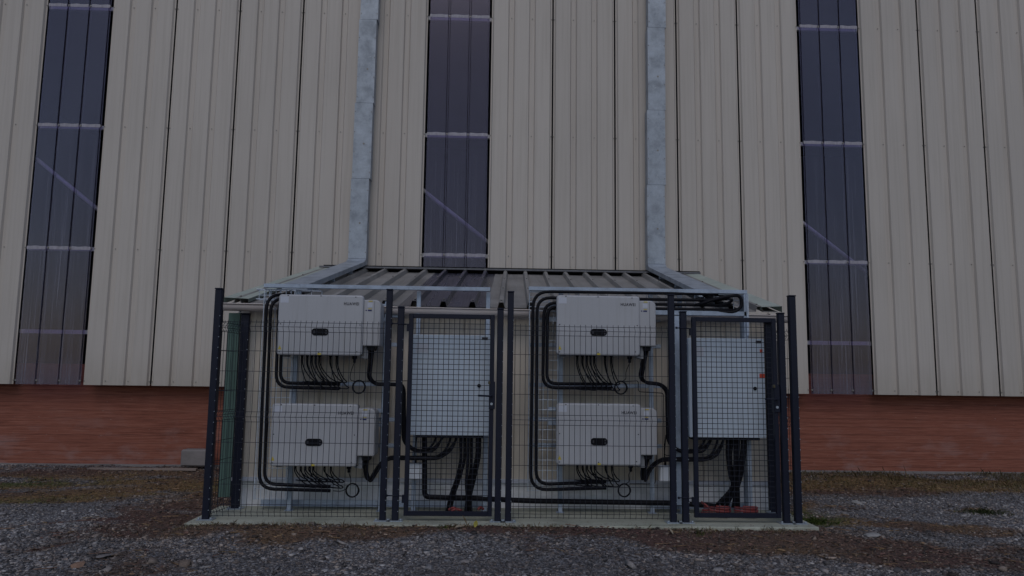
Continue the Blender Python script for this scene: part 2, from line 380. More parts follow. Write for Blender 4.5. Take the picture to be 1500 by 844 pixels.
def gridmesh(name,mat):
    Z=gh(GX,GY); ny,nx=GX.shape
    co=np.stack([GX,GY,Z],-1).reshape(-1,3).astype(np.float32)
    i=(np.arange(ny-1)[:,None]*nx+np.arange(nx-1)[None]).ravel()
    fc=np.stack([i,i+1,i+nx+1,i+nx],-1)
    me=bpy.data.meshes.new(name); me.vertices.add(len(co)); me.vertices.foreach_set('co',co.ravel())
    me.loops.add(fc.size); me.loops.foreach_set('vertex_index',fc.ravel().astype(np.int32)); me.polygons.add(len(fc)); me.polygons.foreach_set('loop_start',(np.arange(len(fc))*4).astype(np.int32)); me.polygons.foreach_set('use_smooth',np.ones(len(fc),bool))
    for n,a in (('soil',soil(GX,GY)),('hue',hue(GX,GY))):
        at=me.attributes.new(n,'FLOAT','POINT'); at.data.foreach_set('value',a.ravel().astype(np.float32))
    me.update(); me.validate(); me.materials.append(mat); o=bpy.data.objects.new(name,me); COL.objects.link(o); o['kind']='structure'; return o
def mat_ground():
    m,t,b,o=nodes('gravelly_soil'); v=coord(t)
    a=N(t,'ShaderNodeAttribute'); a.attribute_name='soil'; h=N(t,'ShaderNodeAttribute'); h.attribute_name='hue'
    vo=N(t,'ShaderNodeTexVoronoi'); vo.inputs['Scale'].default_value=55; t.links.new(v,vo.inputs['Vector'])
    s=N(t,'ShaderNodeSeparateColor'); t.links.new(vo.outputs['Color'],s.inputs[0])
    gr=ramp(t,s.outputs[0],[(0,(.055,.052,.06)),(.6,(.15,.145,.155)),(1,(.32,.31,.33))])
    br=ramp(t,h.outputs['Fac'],[(0,(.12,.065,.06)),(.3,(.16,.10,.075)),(.5,(.27,.165,.075)),(.75,(.17,.15,.065)),(1,(.11,.13,.05))])
    br=mixc(t,mrange(t,noise(t,v,28,5,.7),.38,.62,.65,0),br,(.035,.030,.030))
    f=mrange(t,mth(t,'ADD',a.outputs['Fac'],mth(t,'MULTIPLY',mth(t,'SUBTRACT',noise(t,v,14,5,.7),.5),.7)),.22,.55)
    c=mixc(t,f,gr,br)
    t.links.new(c,b.inputs['Base Color']); b.inputs['Roughness'].default_value=.9; b.inputs['Specular IOR Level'].default_value=.2
    bump(t,b,mth(t,'ADD',vo.outputs['Distance'],noise(t,v,40,4)),.8,.015); return m
ground=gridmesh('ground',mat_ground())
PADM=lambda x,y:(x>-2.74)&(x<3.13)&(y>6.93)
def scatter(name,P,S,YAW,TILT,proto,faces,attr,vals,mat,flat=None,extra=None):
    """many small pieces in one mesh: proto (k,3) scaled, tilted and turned at P"""
    n=len(P); k=len(proto)
    L=proto[None]*S[:,None,:]
    if flat is not None: L=L+flat
    ct,st=np.cos(TILT),np.sin(TILT); y=L[...,1]*ct[:,None]-L[...,2]*st[:,None]; z=L[...,1]*st[:,None]+L[...,2]*ct[:,None]
    c,s=np.cos(YAW),np.sin(YAW); x=L[...,0]*c[:,None]-y*s[:,None]; y2=L[...,0]*s[:,None]+y*c[:,None]
    co=(np.stack([x,y2,z],-1)+P[:,None,:]).reshape(-1,3).astype(np.float32)
    fl=[len(f) for f in faces]; F=np.concatenate([np.array(f) for f in faces])
    li=(F[None]+(np.arange(n)*k)[:,None]).ravel().astype(np.int32)
    ls=np.concatenate([[0],np.cumsum(np.tile(fl,n))[:-1]]).astype(np.int32)
    me=bpy.data.meshes.new(name); me.vertices.add(len(co)); me.vertices.foreach_set('co',co.ravel()); me.loops.add(len(li)); me.loops.foreach_set('vertex_index',li); me.polygons.add(len(ls)); me.polygons.foreach_set('loop_start',ls)
    at=me.attributes.new(attr,'FLOAT','POINT'); at.data.foreach_set('value',np.repeat(vals,k).astype(np.float32))
    if extra: at=me.attributes.new(extra[0],'FLOAT','POINT'); at.data.foreach_set('value',np.repeat(extra[1],k).astype(np.float32))
    me.update(); me.validate(); me.materials.append(mat); o=bpy.data.objects.new(name,me); COL.objects.link(o); o['kind']='stuff'; return o
def samp(n,y0,y1):
    # points over the yard in front of the wall, a little wider than the view
    u=rng.random(n); y=np.sqrt(y0*y0+u*(y1*y1-y0*y0)); x=(rng.random(n)-.5)*2*(y*.80+.4)+.25; return x,y
CUBE=np.array([(-1,-1,-1),(1,-1,-1),(1,1,-1),(-1,1,-1),(-1,-1,1),(1,-1,1),(1,1,1),(-1,1,1)],float)*.5
CF=[(0,3,2,1),(4,5,6,7),(0,1,5,4),(1,2,6,5),(2,3,7,6),(3,0,4,7)]
x1,y1=samp(100000,4.8,7.4); x2,y2=samp(85000,7.4,11.55)
X=np.concatenate([x1,x2]); Y=np.concatenate([y1,y2])
keep=(rng.random(len(X))>np.clip(soil(X,Y)*1.0-.06,0,.80))&~((X>-2.72)&(X<3.11)&(Y>6.95))
X,Y=X[keep],Y[keep]; n=len(X)
big=np.exp(rng.normal(0,.46,n)); L=.0100*big
S=np.stack([L*(.9+.7*rng.random(n)),L*(.6+.5*rng.random(n)),L*(.25+.35*rng.random(n))],-1)
jit=(rng.random((n,8,3))-.5)*.62
jit=jit*S[:,None,:]
P=np.stack([X,Y,gh(X,Y)+S[:,2]*.3],-1)
mst=mat_stone('grey_slate_chips',[(0,(.05,.048,.055)),(.4,(.185,.178,.19)),(.75,(.37,.36,.375)),(1,(.54,.52,.53))])
patch=fbm(X*1.1+60,Y*1.7+10,4); sl=soil(X,Y)
tone=np.clip(rng.beta(1.4,2.0,n)*(.55+.95*patch)-.16*sl+.16*blob(X,Y,-5.2,7.3,1.8,1.1)+.20*blob(X,Y,6.2,8.0,1.8,1.4),0,1)
scatter('gravel',P,S,rng.random(n)*6.283,(rng.normal(0,.42,n)),CUBE,CF,'tone',tone,mst,jit,('warm',np.clip(sl*1.2+.75*rng.random(n)**2.5+.6*(fbm(X*.7+5,Y*1.1+77,3)-.35),0,1)))
# dead leaves and bark crumbs
n0=60000; X,Y=samp(n0,5.0,11.5); s=soil(X,Y); keep=(rng.random(n0)<np.clip(s*1.1-.1,0,1))&~((X>-2.72)&(X<3.11)&(Y>6.95)); X,Y=X[keep],Y[keep]; n=len(X)
LEAF=np.array([(-1,0,0),(-.35,-.45,.18),(.5,-.4,.1),(1,0,.22),(.4,.45,.12),(-.4,.4,.2)])*.5
Ls=.0135*np.exp(rng.normal(0,.45,n)); S=np.stack([Ls*1.6,Ls*1.1,Ls*(.4+1.2*rng.random(n))],-1)
hv=np.clip(hue(X,Y)*.75+.25*rng.random(n)+.05*rng.normal(0,1,n),0,1)
mlf=mat_attr('dead_leaf_litter','tone',[(0,(.17,.075,.07)),(.3,(.25,.15,.115)),(.5,(.37,.235,.125)),(.7,(.25,.215,.10)),(1,(.16,.19,.07))],.8,.2,60,.5)
scatter('leaf_litter',np.stack([X,Y,gh(X,Y)+.008],-1),S,rng.random(n)*6.283,rng.normal(0,.5,n),LEAF,[(0,1,2,3,4,5)],'tone',hv,mlf)
nd=420; xd=rng.random(nd)*5.7-2.66; yd=6.955+np.abs(rng.normal(0,.09,nd)); yd=np.where(rng.random(nd)<.25,6.98+rng.random(nd)*.8,yd); zd=np.full(nd,.106)
Sd=np.stack([.012*np.exp(rng.normal(0,.5,nd))*1.5,.012*np.ones(nd),.006*np.ones(nd)],-1)
scatter('leaf_litter',np.stack([xd,yd,zd],-1),Sd,rng.random(nd)*6.283,rng.normal(0,.15,nd),LEAF,[(0,1,2,3,4,5)],'tone',np.clip(.2*rng.random(nd)+.1,0,1),mlf)
# twigs and dead stems lying about
nt_=900; xt,yt=samp(nt_*4,5.2,11.4); kt=(rng.random(len(xt))<soil(xt,yt)*.9)&~((xt>-2.72)&(xt<3.11)&(yt>6.95)); xt,yt=xt[kt][:nt_],yt[kt][:nt_]; n_=len(xt)
scatter('twigs',np.stack([xt,yt,gh(xt,yt)+.014],-1),np.stack([.05+.11*rng.random(n_),.004*np.ones(n_),.004*np.ones(n_)],-1),rng.random(n_)*6.283,rng.normal(0,.1,n_),CUBE,CF,'tone',np.clip(.15+.4*rng.random(n_),0,1),mlf,(rng.random((n_,8,3))-.5)*.006)
# thin dry grass and moss shoots
n0=90000; X,Y=samp(n0,6.0,11.52); s=soil(X,Y); h_=hue(X,Y)
pr=np.clip((s-.25)*1.3,0,1)*np.clip((h_-.15)*1.8,.04,1); keep=(rng.random(n0)<pr)&~((X>-2.72)&(X<3.11)&(Y>6.95)); X,Y,h_=X[keep],Y[keep],h_[keep]
ne=3600; xe=rng.random(ne)*5.9-2.75; ye=6.93-np.abs(rng.normal(0,.07,ne)); cl=fbm(xe*5,ye*0+3,3)>.47; xe,ye=xe[cl],ye[cl]
nw=22000; xw=rng.random(nw)*6.5+3.2; yw=11.44-np.abs(rng.normal(0,.85,nw)); cl=(fbm(xw*1.3,yw*1.9,4)+.25*rng.random(nw))>.58; xw,yw=xw[cl],yw[cl]
X=np.concatenate([X,xe,xw]); Y=np.concatenate([Y,ye,yw]); h_=np.concatenate([h_,.25+.25*rng.random(len(xe)),.30+.4*rng.random(len(xw))]); n=len(X)
BL=np.array([(-.5,0,0),(.5,0,0),(.32,.35,.6),(0,1,1),(-.32,.35,.6)],float)
hb=.021*np.exp(rng.normal(0,.42,n))*(1+.35*np.clip((Y-9.3)/1.5,0,1)); S=np.stack([.0019*(.6+rng.random(n)),hb*(.2+.9*rng.random(n)),hb],-1)
mgr=mat_attr('dry_grass','tone',[(0,(.26,.17,.12)),(.4,(.38,.28,.17)),(.6,(.29,.245,.12)),(1,(.14,.18,.06))],.75,.2)
scatter('grass',np.stack([X,Y,gh(X,Y)-.004],-1),S,rng.random(n)*6.283,rng.normal(0,.2,n),BL,[(0,1,2,3,4)],'tone',np.clip(h_+.12*rng.normal(0,1,n),0,1),mgr)

# concrete pad under the enclosure
mb=MB(); NP=160; rows=[[],[],[],[]]
for i in range(NP+1):
    x=-2.70+5.795*i/NP; e=.010*(random.random()**3)+.006*math.sin(i*.21); c_=.006+.02*(random.random()**9)
    rows[0].append((x,6.95+e,-.12)); rows[1].append((x,6.95+e,.10-c_)); rows[2].append((x,6.95+e+c_*1.2,.10)); rows[3].append((x,7.86,.10))
n=NP+1; vs=[v for r_w in rows for v in r_w]; fs=[(k*n+i,k*n+i+1,(k+1)*n+i+1,(k+1)*n+i) for k in range(3) for i in range(NP)]
fs+=[(0,n,2*n,3*n),(n-1,4*n-1,3*n-1,2*n-1)]
mb.add(vs,fs); pad=mb.build('concrete_pad',M['concrete']); pad['kind']='structure'

# ------------------------------------------------------------------ warehouse
WY=11.30; ROWS=[1.30,3.30,5.225,7.18,9.12]; ZT=9.6
wh=thing('warehouse','tall warehouse clad in beige ribbed sheet above a red clay block plinth','building',(0,WY,0))
def profile(w,gw=.054,gb=.036,d=.034,e=.013):
    pts=[(e,d),(e+.018,d),(e+.018+gw-gb,0)]
    for k in (1,2):
        c=w*k/3; pts+=[(c-gw,0),(c-gb,d),(c+gb,d),(c+gw,0)]
    return pts+[(w-e-.018-gw+gb,0),(w-e-.018,d),(w-e,d)]
def sheet(mb,x0,pr,z0,z1,th=.010,y=WY):
    out=[(x0+p[0],y+p[1]) for p in pr]; back=[(x0+p[0],y+p[1]+th) for p in reversed(pr)]
    mb.prism(out+back,z0,z1,'z')
PR=profile(1.0); STRIPS={-13,-7,-1,5,11}
protoP=None; protoT=None
for k in range(-14,16):
    x0=k-.03
    if k in STRIPS:
        if protoT is None:
            mb=MB(); pp=profile(1.0,.021,.019,.022,.022); sheet(mb,x0,pp,1.24,ZT,.003)
            mb.mat(2)
            for a in (.333,.667): mb.box(x0+a-.017,x0+a-.010,WY+.0215,WY+.0235,1.245,ZT-.01); mb.box(x0+a+.010,x0+a+.017,WY+.0215,WY+.0235,1.245,ZT-.01)
            for a in (.047,.953): mb.box(x0+a-.004,x0+a+.004,WY+.0045,WY+.006,1.245,ZT-.01)
            for z in ROWS:
                for a in (.03,.333,.667,.97): mb.mat(1); mb.tube([(x0+a,WY+.03,z),(x0+a,WY+.002,z)],.014,6)
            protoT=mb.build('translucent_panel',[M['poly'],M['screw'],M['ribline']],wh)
            for z in ROWS[1:]:
                mb=MB()
                for a in range(3):
                    xa=x0+a/3+.026; xb=x0+(a+1)/3-.026
                    n=7; up=[(xa+(xb-xa)*i/n, z+.022+.004*math.sin(i*1.3+a*2+z*3)) for i in range(n+1)]
                    mb.prism([(xa,z-.028),(xb,z-.028)]+up[::-1],WY-.004,WY-.0015,'y')
                mb.box(x0+.315,x0+.352,WY+.017,WY+.020,z-.02,z+.02); mb.box(x0+.648,x0+.685,WY+.017,WY+.020,z-.02,z+.02)
                mb.build('sheet_lap',M['lap'],protoT)
            tx0=x0
        else:
            c=protoT.copy(); COL.objects.link(c); c.location=(x0-tx0,0,0)
            for ch in protoT.children: d=ch.copy(); COL.objects.link(d); d.parent=c
    else:
        if protoP is None:
            mb=MB(); sheet(mb,x0,PR,1.24,ZT); mb.mat(1)
            for z in ROWS:
                for a in (.021,.333,.667,.979): mb.tube([(x0+a,WY+.036,z),(x0+a,WY+.024,z)],.008,6)
            protoP=mb.build('cladding_panel',[M['clad'],M['screw']],wh); px0=x0
        else:
            c=protoP.copy(); COL.objects.link(c); c.location=(x0-px0,0,0)
            for ch in protoP.children: d=ch.copy(); COL.objects.link(d); d.parent=c
# dark backing behind the opaque sheets, open behind the translucent strips
edges=[-14.0]+[v for k in sorted(STRIPS) for v in (k-.03-.02,k+.97+.02)]+[16]
for a,b in zip(edges[::2],edges[1::2]): MB().box(a,b,WY+.05,WY+.075,1.26,ZT).build('backing_board',M['dark'],wh)
mb=MB(); mb.box(-14,16,11.56,11.86,-.2,1.55); mb.build('plinth_wall',M['brick'],wh)
for a,b in ((-14,-2.7),(3.12,16)): MB().box(a,b,11.52,11.559,-.2,.062).build('footing',M['block'],wh)
for z in (2.03,3.30,5.225,7.18,9.12): MB().box(-13.9,15.9,WY+.09,WY+.14,z-.03,z+.03).build('purlin',M['purlin'],wh)
for x0,z0 in ((-7.25,4.85),(-1.25,4.50),(4.75,4.15),(-13.2,4.9),(10.8,3.9)):
    d=Vector((1,0,-.78)); mb=MB(); mb.tube([Vector((x0,WY+.17,z0)),Vector((x0,WY+.17,z0))+d*1.5],.032,8); mb.build('brace_rod',M['purlin'],wh)
for n_,b_ in (('side_wall',(-14,-13.85,11.87,26,0,ZT)),('side_wall',(15.85,16,11.87,26,0,ZT)),('back_wall',(-14,16,26,26.2,0,ZT)),('roof',(-14.2,16.2,11.2,26.3,ZT,ZT+.2))): MB().box(*b_).build(n_,M['inside'],wh)
mb=MB(); mb.box(-2.52,3.27,WY-.050,WY-.004,3.074,3.102); mb.build('slit_shade_strip',M['dark'],wh)  # near-black strip standing in for the shaded slit above the roof

# ------------------------------------------------------------------ lean-to with ribbed roof against the warehouse
SH=.034                                               # the lean-to stands a touch out of square
an=thing('lean_to','low lean-to with dark ribbed metal roof, beige gutter and green corner trim','shed',(0,7.85,0))
RY0,RY1,RZ0,RZ1=7.69,11.22,2.165,3.005
def roofpt(x,y,h=0): return (x+SH*(y-7.7),y,RZ0+(RZ1-RZ0)*(y-RY0)/(RY1-RY0)+h)
def roofsheet(mb,ribs,xa,xb,th=.006):
    pr=[(xa,0)]
    for c in ribs: pr+=[(c-.038,0),(c-.022,.058),(c+.022,.058),(c+.038,0)]
    pr.append((xb,0)); n=len(pr)
    vs=[]
    for (y,t) in ((RY0,0),(RY1,0),(RY0,-th),(RY1,-th)): vs+=[roofpt(p[0],y,p[1]+t) for p in pr]
    fs=[(i,i+1,n+i+1,n+i) for i in range(n-1)]+[(2*n+i+1,2*n+i,3*n+i,3*n+i+1) for i in range(n-1)]
    fs+=[(i+1,i,2*n+i,2*n+i+1) for i in range(n-1)]+[(n+i,n+i+1,3*n+i+1,3*n+i) for i in range(n-1)]
    fs+=[(0,n,3*n,2*n),(n-1,3*n-1,4*n-1,2*n-1)]
    mb.add(vs,fs); mb.mat(1)
    for r in ribs:
        for yy in (7.78,8.9,10.0,11.05):
            p=roofpt(r,yy,.058); mb.tube([p,(p[0],p[1],p[2]+.012)],.011,6)
RIB=[-.469+.303*k for k in range(-7,12)]
left=[r for r in RIB if r<-1.0]; mid=[r for r in RIB if -1.0<r<-.1]; right=[r for r in RIB if r>-.1]
mb=MB(); roofsheet(mb,left,-2.66,-.93); mb.build('roof_sheet',[M['roof'],M['screw']],an)
mb=MB(); roofsheet(mb,mid,-.928,-.022); mb.build('rooflight_sheet',[M['rooflight'],M['screw']],an)
mb=MB(); roofsheet(mb,right,-.02,3.06); mb.build('roof_sheet',[M['roof'],M['screw']],an)
mb=MB(); mb.box(-2.55,3.24,11.10,11.262,3.042,3.066); mb.build('ridge_flashing',M['flash'],an)
mb=MB(); mb.box(-2.55,3.20,11.225,11.255,2.95,3.04); mb.build('ridge_shade_strip',M['dark'],an)  # dark box painted as the shade between flashing and roof pans
for a,b in ((-2.72,-2.47),(2.88,3.10)):
    mb=MB(); vs=[]
    for y in (RY0-.02,RY1): vs+=[roofpt(a,y,.0),roofpt(a,y,.062),roofpt(b,y,.052),roofpt(b,y,.02)] if a<0 else [roofpt(b,y,.0),roofpt(b,y,.062),roofpt(a,y,.052),roofpt(a,y,.02)]
    n=4; mb.add(vs,[(0,1,5,4),(1,2,6,5),(2,3,7,6)])
    mb.add([Vector(v)-Vector((0,0,.004)) for v in vs],[(0,4,5,1),(1,5,6,2),(2,6,7,3)])
    mb.build('verge_flashing',M['verge'],an)
# half-round gutter
def gut(mb,x0,x1,z0,z1):
    pr=[]
    for k in range(11):
        a=R(180+180*k/10); pr.append((7.625+.062*math.cos(a),.072*math.sin(a)))
    pr=[(7.563-.010,.004),(7.563-.010,-.006)]+pr; inner=[(p[0]*.94+7.625*.06,p[1]*.93+.002) for p in reversed(pr[2:])]
    o=pr+inner; n=len(o)
    vs=[(x0,p[0],z0+p[1]) for p in o]+[(x1,p[0],z1+p[1]) for p in o]
    mb.add(vs,[(i,(i+1)%n,n+(i+1)%n,n+i) for i in range(n)],True)
    for (x,z,s) in ((x0,z0,1),(x1,z1,-1)):
        q=[(x,p[0],z+p[1]) for p in pr[2:]]; mb.add(q,[tuple(range(len(q)))[::s]])
mb=MB(); gut(mb,-2.70,3.15,2.152,2.115); gt=mb.build('gutter',M['gutter'],an)
for x in (-2.1,-1.0,.1,1.2,2.3): MB().box(x-.015,x+.015,7.56,7.70,2.128,2.142).build('gutter_bracket',M['gutter'],gt)
# walls
def wallsheet(mb,x0,x1,z0,z1,y,pitch=.25):
    pr=[(x0,0)]; c=x0+.12
    while c<x1-.05: pr+=[(c-.032,0),(c-.016,.02),(c+.016,.02),(c+.032,0)]; c+=pitch
    pr.append((x1,0)); mb.prism([(p[0],y+p[1]) for p in pr]+[(p[0],y+p[1]+.02) for p in reversed(pr)],z0,z1,'z')
mb=MB(); wallsheet(mb,-2.60,3.02,.36,2.15,7.86); mb.build('front_cladding',M['clad_lifted'],an)
for b_ in ((-2.66,-2.62,7.95,11.25,.3,2.1),(3.04,3.08,7.95,11.25,.3,2.1)): MB().box(*b_).build('side_cladding',M['clad'],an)
for b_ in ((-2.72,-2.602,7.835,7.95,.19,2.075),(3.0,3.09,7.835,7.95,.19,2.06)): MB().box(*b_).build('corner_trim',M['green'],an)
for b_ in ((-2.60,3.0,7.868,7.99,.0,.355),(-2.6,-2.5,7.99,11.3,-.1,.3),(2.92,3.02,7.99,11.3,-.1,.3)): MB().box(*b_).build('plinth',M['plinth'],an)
mb=MB(); mb.box(-2.60,2.998,7.842,7.862,.352,.392); mb.build('drip_flashing',M['sticker'],an)
for b_ in ((-2.64,-2.62,7.9,11.25,2.1,2.16),(3.04,3.06,7.9,11.25,2.1,2.16)): MB().box(*b_).build('eave_closure',M['dark'],an)

# ------------------------------------------------------------------ galvanised ducts on wall and roof
def duct(x0,x1,label):
    t=thing('cable_duct',label,'duct',((x0+x1)/2,11.2,3.1),'galvanised ducts on the warehouse wall')
    joints=[3.18,4.42,5.62,6.98,8.2,9.55]
    for a,b in zip(joints,joints[1:]):
        mb=MB(); xo=.0035*(joints.index(a)%2)
        dx=.012*(a-3.15)
        mb.prism([(x0+dx-xo,11.10),(x1+dx+xo,11.10),(x1+dx+xo,11.262),(x0+dx-xo,11.262)],a+.004,b,'z')
        mb.mat(1)
        for z in np.arange(a+.1,b,.32):
            for x in (x0+dx+.012,x1+dx-.012): mb.tube([(x,11.102,z),(x,11.094,z)],.008,6)
        mb.tube([((x0+x1)/2+dx+.02,11.102,a+.55),((x0+x1)/2+dx+.02,11.096,a+.55)],.016,6)
        mb.build('duct_section',[M['duct'],M['screw']],t)
    # sloping run lying on the roof
    mb=MB(); c=[]
    for y in (11.18,8.02):
        for (x,h) in ((x0,.105),(x1,.105),(x1,.165),(x0,.165)): 
            p=roofpt(x-SH*3.5,y,h); c.append(p)
    mb.add(c,[(0,1,2,3),(7,6,5,4),(3,2,6,7),(0,3,7,4),(2,1,5,6),(1,0,4,5)])
    mb.build('sloping_section',M['duct'],t)
    for y in (8.3,9.3,10.3):
        p=roofpt(x0-SH*3.5,y,.053); MB().box(p[0]+.02,p[0]+x1-x0-.02,y-.02,y+.02,p[2]+.002,p[2]+.050).build('support',M['strut'],t)
    mb=MB(); e=[(x0,11.10,3.18),(x1,11.10,3.18),(x1,11.26,3.18),(x0,11.26,3.18)]
    b=[roofpt(x0-SH*3.5,11.0,.167),roofpt(x1-SH*3.5,11.0,.167),roofpt(x1-SH*3.5,11.20,.10),roofpt(x0-SH*3.5,11.20,.10)]
    e=[(x-.0015 if i in(0,3) else x+.0015,y,z) for i,(x,y,z) in enumerate(e)]; b=[(x-.0015 if i in(0,3) else x+.0015,y,z) for i,(x,y,z) in enumerate(b)]
    mb.add(e+b,[(0,1,2,3),(4,5,1,0),(5,6,2,1),(6,7,3,2),(7,4,0,3),(7,6,5,4)]); mb.build('elbow',M['duct'],t)
    return t
duct(-2.125,-1.855,'galvanised duct on the wall left of the middle clear strip, ending on the roof')
duct(2.425,2.70,'galvanised duct on the wall right of the middle clear strip, ending on the roof')

# ------------------------------------------------------------------ inverters (local: origin at the cover's bottom-left front corner)
def inverter():
    t=thing('inverter','','inverter',(0,0,0),'white wall-mounted solar inverters'); 
    H=.592
    mb=MB(); bevprism(mb,0,.828,0,.055,0,H,[.03,.03,.03,.03],.014); mb.mat(1)
    for (x,z) in ((.09,H-.012),(.41,H-.012),(.75,H-.018),(.03,.30),(.80,.30),(.03,.03),(.41,.03),(.78,.04)): mb.tube([(x,.001,z),(x,-.003,z)],.006,6)
    mb.build('front_cover',[M['inv'],M['grey']],t)
    mb=MB(); mb.bev(.018,.80,.055,.27,.02,H-.015,.01)
    for k in range(26): mb.box(.03+k*.03,.036+k*.03,.27,.30,.05,H-.05)
    mb.build('housing',M['invd'],t)
    mb=MB(); bevprism(mb,.822,.995,.028,.25,.098,H-.040,[.006,.012,.055,.004],.010); sb=mb.build('terminal_box',M['inv'],t)
    mb=MB(); mb.box(.928,.933,.0262,.0282,.11,H-.05); mb.build('seam_line',M['invd'],sb)
    mb=MB(); mb.prism(rrect(.333,.498,.193,.262,.0335,8),-.006,.004,'y'); d=mb.build('display',M['gloss'],t)
    for b_ in ((.352,.366,-.0075,-.006,.214,.240),(.468,.484,-.0075,-.006,.206,.222),(.468,.484,-.0075,-.006,.232,.248)): MB().box(*b_).build('indicator',M['grey'],d)
    mb=MB(); mb.box(.018,.098,-.0015,.001,H-.083,H-.022); mb.build('label',M['sticker'],t)
    MB().prism([(.014,.052),(.050,.052),(.032,.092)],-.0012,.0005,'y').build('warning_label',M['yellow'],t)
    for b_ in ((.40,.432,-.0012,.0005,.004,.022),(.872,.912,.0262,.0282,H-.058,H-.048),(.872,.905,.0262,.0282,H-.132,H-.124)): MB().box(*b_).build('warning_label',M['yellow'],t)
    for b_ in ((.868,.906,.0262,.0282,H-.152,H-.138),(.845,.858,.0262,.0282,H-.150,H-.139)): MB().box(*b_).build('notice_label',M['blue'],t)
    mb=MB(); mb.box(.862,.912,.0265,.0282,H-.112,H-.070); mb.build('data_label',M['sticker'],t)
    cu=bpy.data.curves.new('lettering','FONT'); cu.body='HUAWEI'; cu.size=.040; cu.offset=.0011; cu.extrude=.0006; cu.space_character=1.15; cu.align_x='LEFT'
    tmp=bpy.data.objects.new('lettering_tmp',cu); COL.objects.link(tmp); dg=bpy.context.evaluated_depsgraph_get(); me=bpy.data.meshes.new_from_object(tmp.evaluated_get(dg)); bpy.data.objects.remove(tmp)
    for v in me.vertices: v.co=(v.co.x*.88+.635,-.0012-v.co.z,v.co.y+H-.098)
    me.materials.clear(); me.materials.append(M['grey']); lo=bpy.data.objects.new('lettering',me); COL.objects.link(lo); lo.parent=t; WORLD['lettering']=Vector((0,0,0))
    for x in (.22,.272,.315,.355,.392,.50,.562):
        mb=MB(); mb.tube([(x,.13,.024),(x,.13,-.012)],.016,10); mb.tube([(x,.13,-.012),(x,.13,-.03)],.011,10); mb.build('cable_gland',M['black'],t)
    mb=MB(); mb.tube([(.742,.10,.02),(.742,.10,-.03)],.024,10); mb.tube([(.742,.10,-.03),(.742,.10,-.066)],.014,10); mb.build('comms_connector',M['black'],t)
    mb=MB(); mb.box(.835,.875,.07,.15,-.025,.09); mb.box(.80,.836,.072,.148,-.02,.0); mb.build('switch_box',M['invd'],t)
    mb=MB(); mb.prism([(.862,.098),(.955,.098),(.945,.055),(.872,.055)],.06,.17,'y'); mb.build('power_gland',M['black'],t)
    mb=MB(); mb.bev(.04,.10,.08,.16,-.018,.0185,.004); mb.build('foot_bracket',M['invd'],t)
    for z in (.36,.50): MB().box(-.055,1.03,.30,.325,z,z+.04).build('mounting_bracket',M['strut'],t)
    return t
inv=inverter(); inv['label']='upper left inverter, directly above another white inverter and left of the left gate'; inv.location=(-2.052,7.28,1.632)
for (x,z,lb) in ((-2.066,.572,'lower left inverter, hung close above the pad left of the left gate'),
                 (.680,1.668,'upper right inverter, under the looping black conduits left of the right gate'),
                 (.684,.606,'lower right inverter, hung low between the two gates under another inverter')):
    dup(inv,(x,7.28,z),lb)
SRC=inv
# ------------------------------------------------------------------ cabinets (local origin bottom-left front)
def cabinet():
    t=thing('electrical_cabinet','','cabinet',(0,0,0),'grey electrical cabinets behind the gates')
    mb=MB(); mb.bev(.006,.764,.03,.235,.004,.976,.006); mb.build('body',M['cab'],t)
    mb=MB(); bevprism(mb,0,.77,0,.028,0,.98,.012,.005); d=mb.build('door',M['cab'],t)
    mb=MB(); mb.tube([(.665,.001,.485),(.665,-.012,.485)],.018,12); mb.tube([(.665,-.012,.485),(.665,-.016,.485)],.009,8); mb.build('lock',M['black'],d)
    mb=MB(); mb.box(.685,.745,-.002,.001,.935,.962); mb.build('nameplate',M['grey'],d)
    mb=MB(); mb.box(.035,.155,-.0015,.001,.80,.895); mb.build('sticker',M['sticker'],d)
    mb=MB(); mb.box(.05,.72,.05,.21,-.028,.004); mb.build('gland_plate',M['black'],t)
    return t
cb=cabinet(); cb['label']='grey cabinet behind the left gate, pale paper sticker near its top left'; cb.location=(-.742,7.35,.872)
c2=dup(cb,(2.005,7.35,.878),'grey cabinet behind the right gate, orange-red stickers along its right edge')
for b_ in ((.725,.752,-.0016,.001,.845,.875),(.715,.768,-.0018,.001,.588,.632)): o=MB().box(*b_).build('red_sticker',M['orange'],None); o.parent=c2

# ------------------------------------------------------------------ mounting frames
def bar(mb,x0,x1,y0,y1,z0,z1): mb.bev(x0,x1,y0,y1,z0,z1,.003)
fl=thing('mounting_frame','left galvanised strut frame carrying the two left inverters and left cabinet','frame',(-1.1,7.6,.1),'galvanised strut frames')
mb=MB(); bar(mb,-2.272,.02,7.50,7.54,2.312,2.352); mb.build('top_rail',M['strut'],fl)
for x in (-1.965,-1.06,-.735,-.022):
    mb=MB(); bar(mb,x,x+.042,7.60 if x<-.9 else 7.59,7.64,.106,2.31 if x!=-1.06 else 2.2); bar(mb,x-.02,x+.062,7.585,7.68,.1005,.106); mb.build('upright',M['strut'],fl)
for x0,x1,z in [(-2.02,-.90,q) for q in (2.06,1.76,1.355,1.0,.74)]+[(-.8,.06,1.70),(-.8,.06,1.02)]:
    mb=MB(); bar(mb,x0,x1,7.645,7.685,z-.02,z+.02); mb.build('cross_rail',M['strut'],fl)
fr=thing('mounting_frame','right galvanised strut frame carrying the two right inverters and right cabinet','frame',(1.5,7.6,.1),'galvanised strut frames')
mb=MB(); bar(mb,.412,2.672,7.50,7.54,2.328,2.368); mb.build('top_rail',M['strut'],fr)
mb=MB(); bar(mb,1.66,2.672,7.50,7.54,2.098,2.145); mb.build('lower_rail',M['strut'],fr)
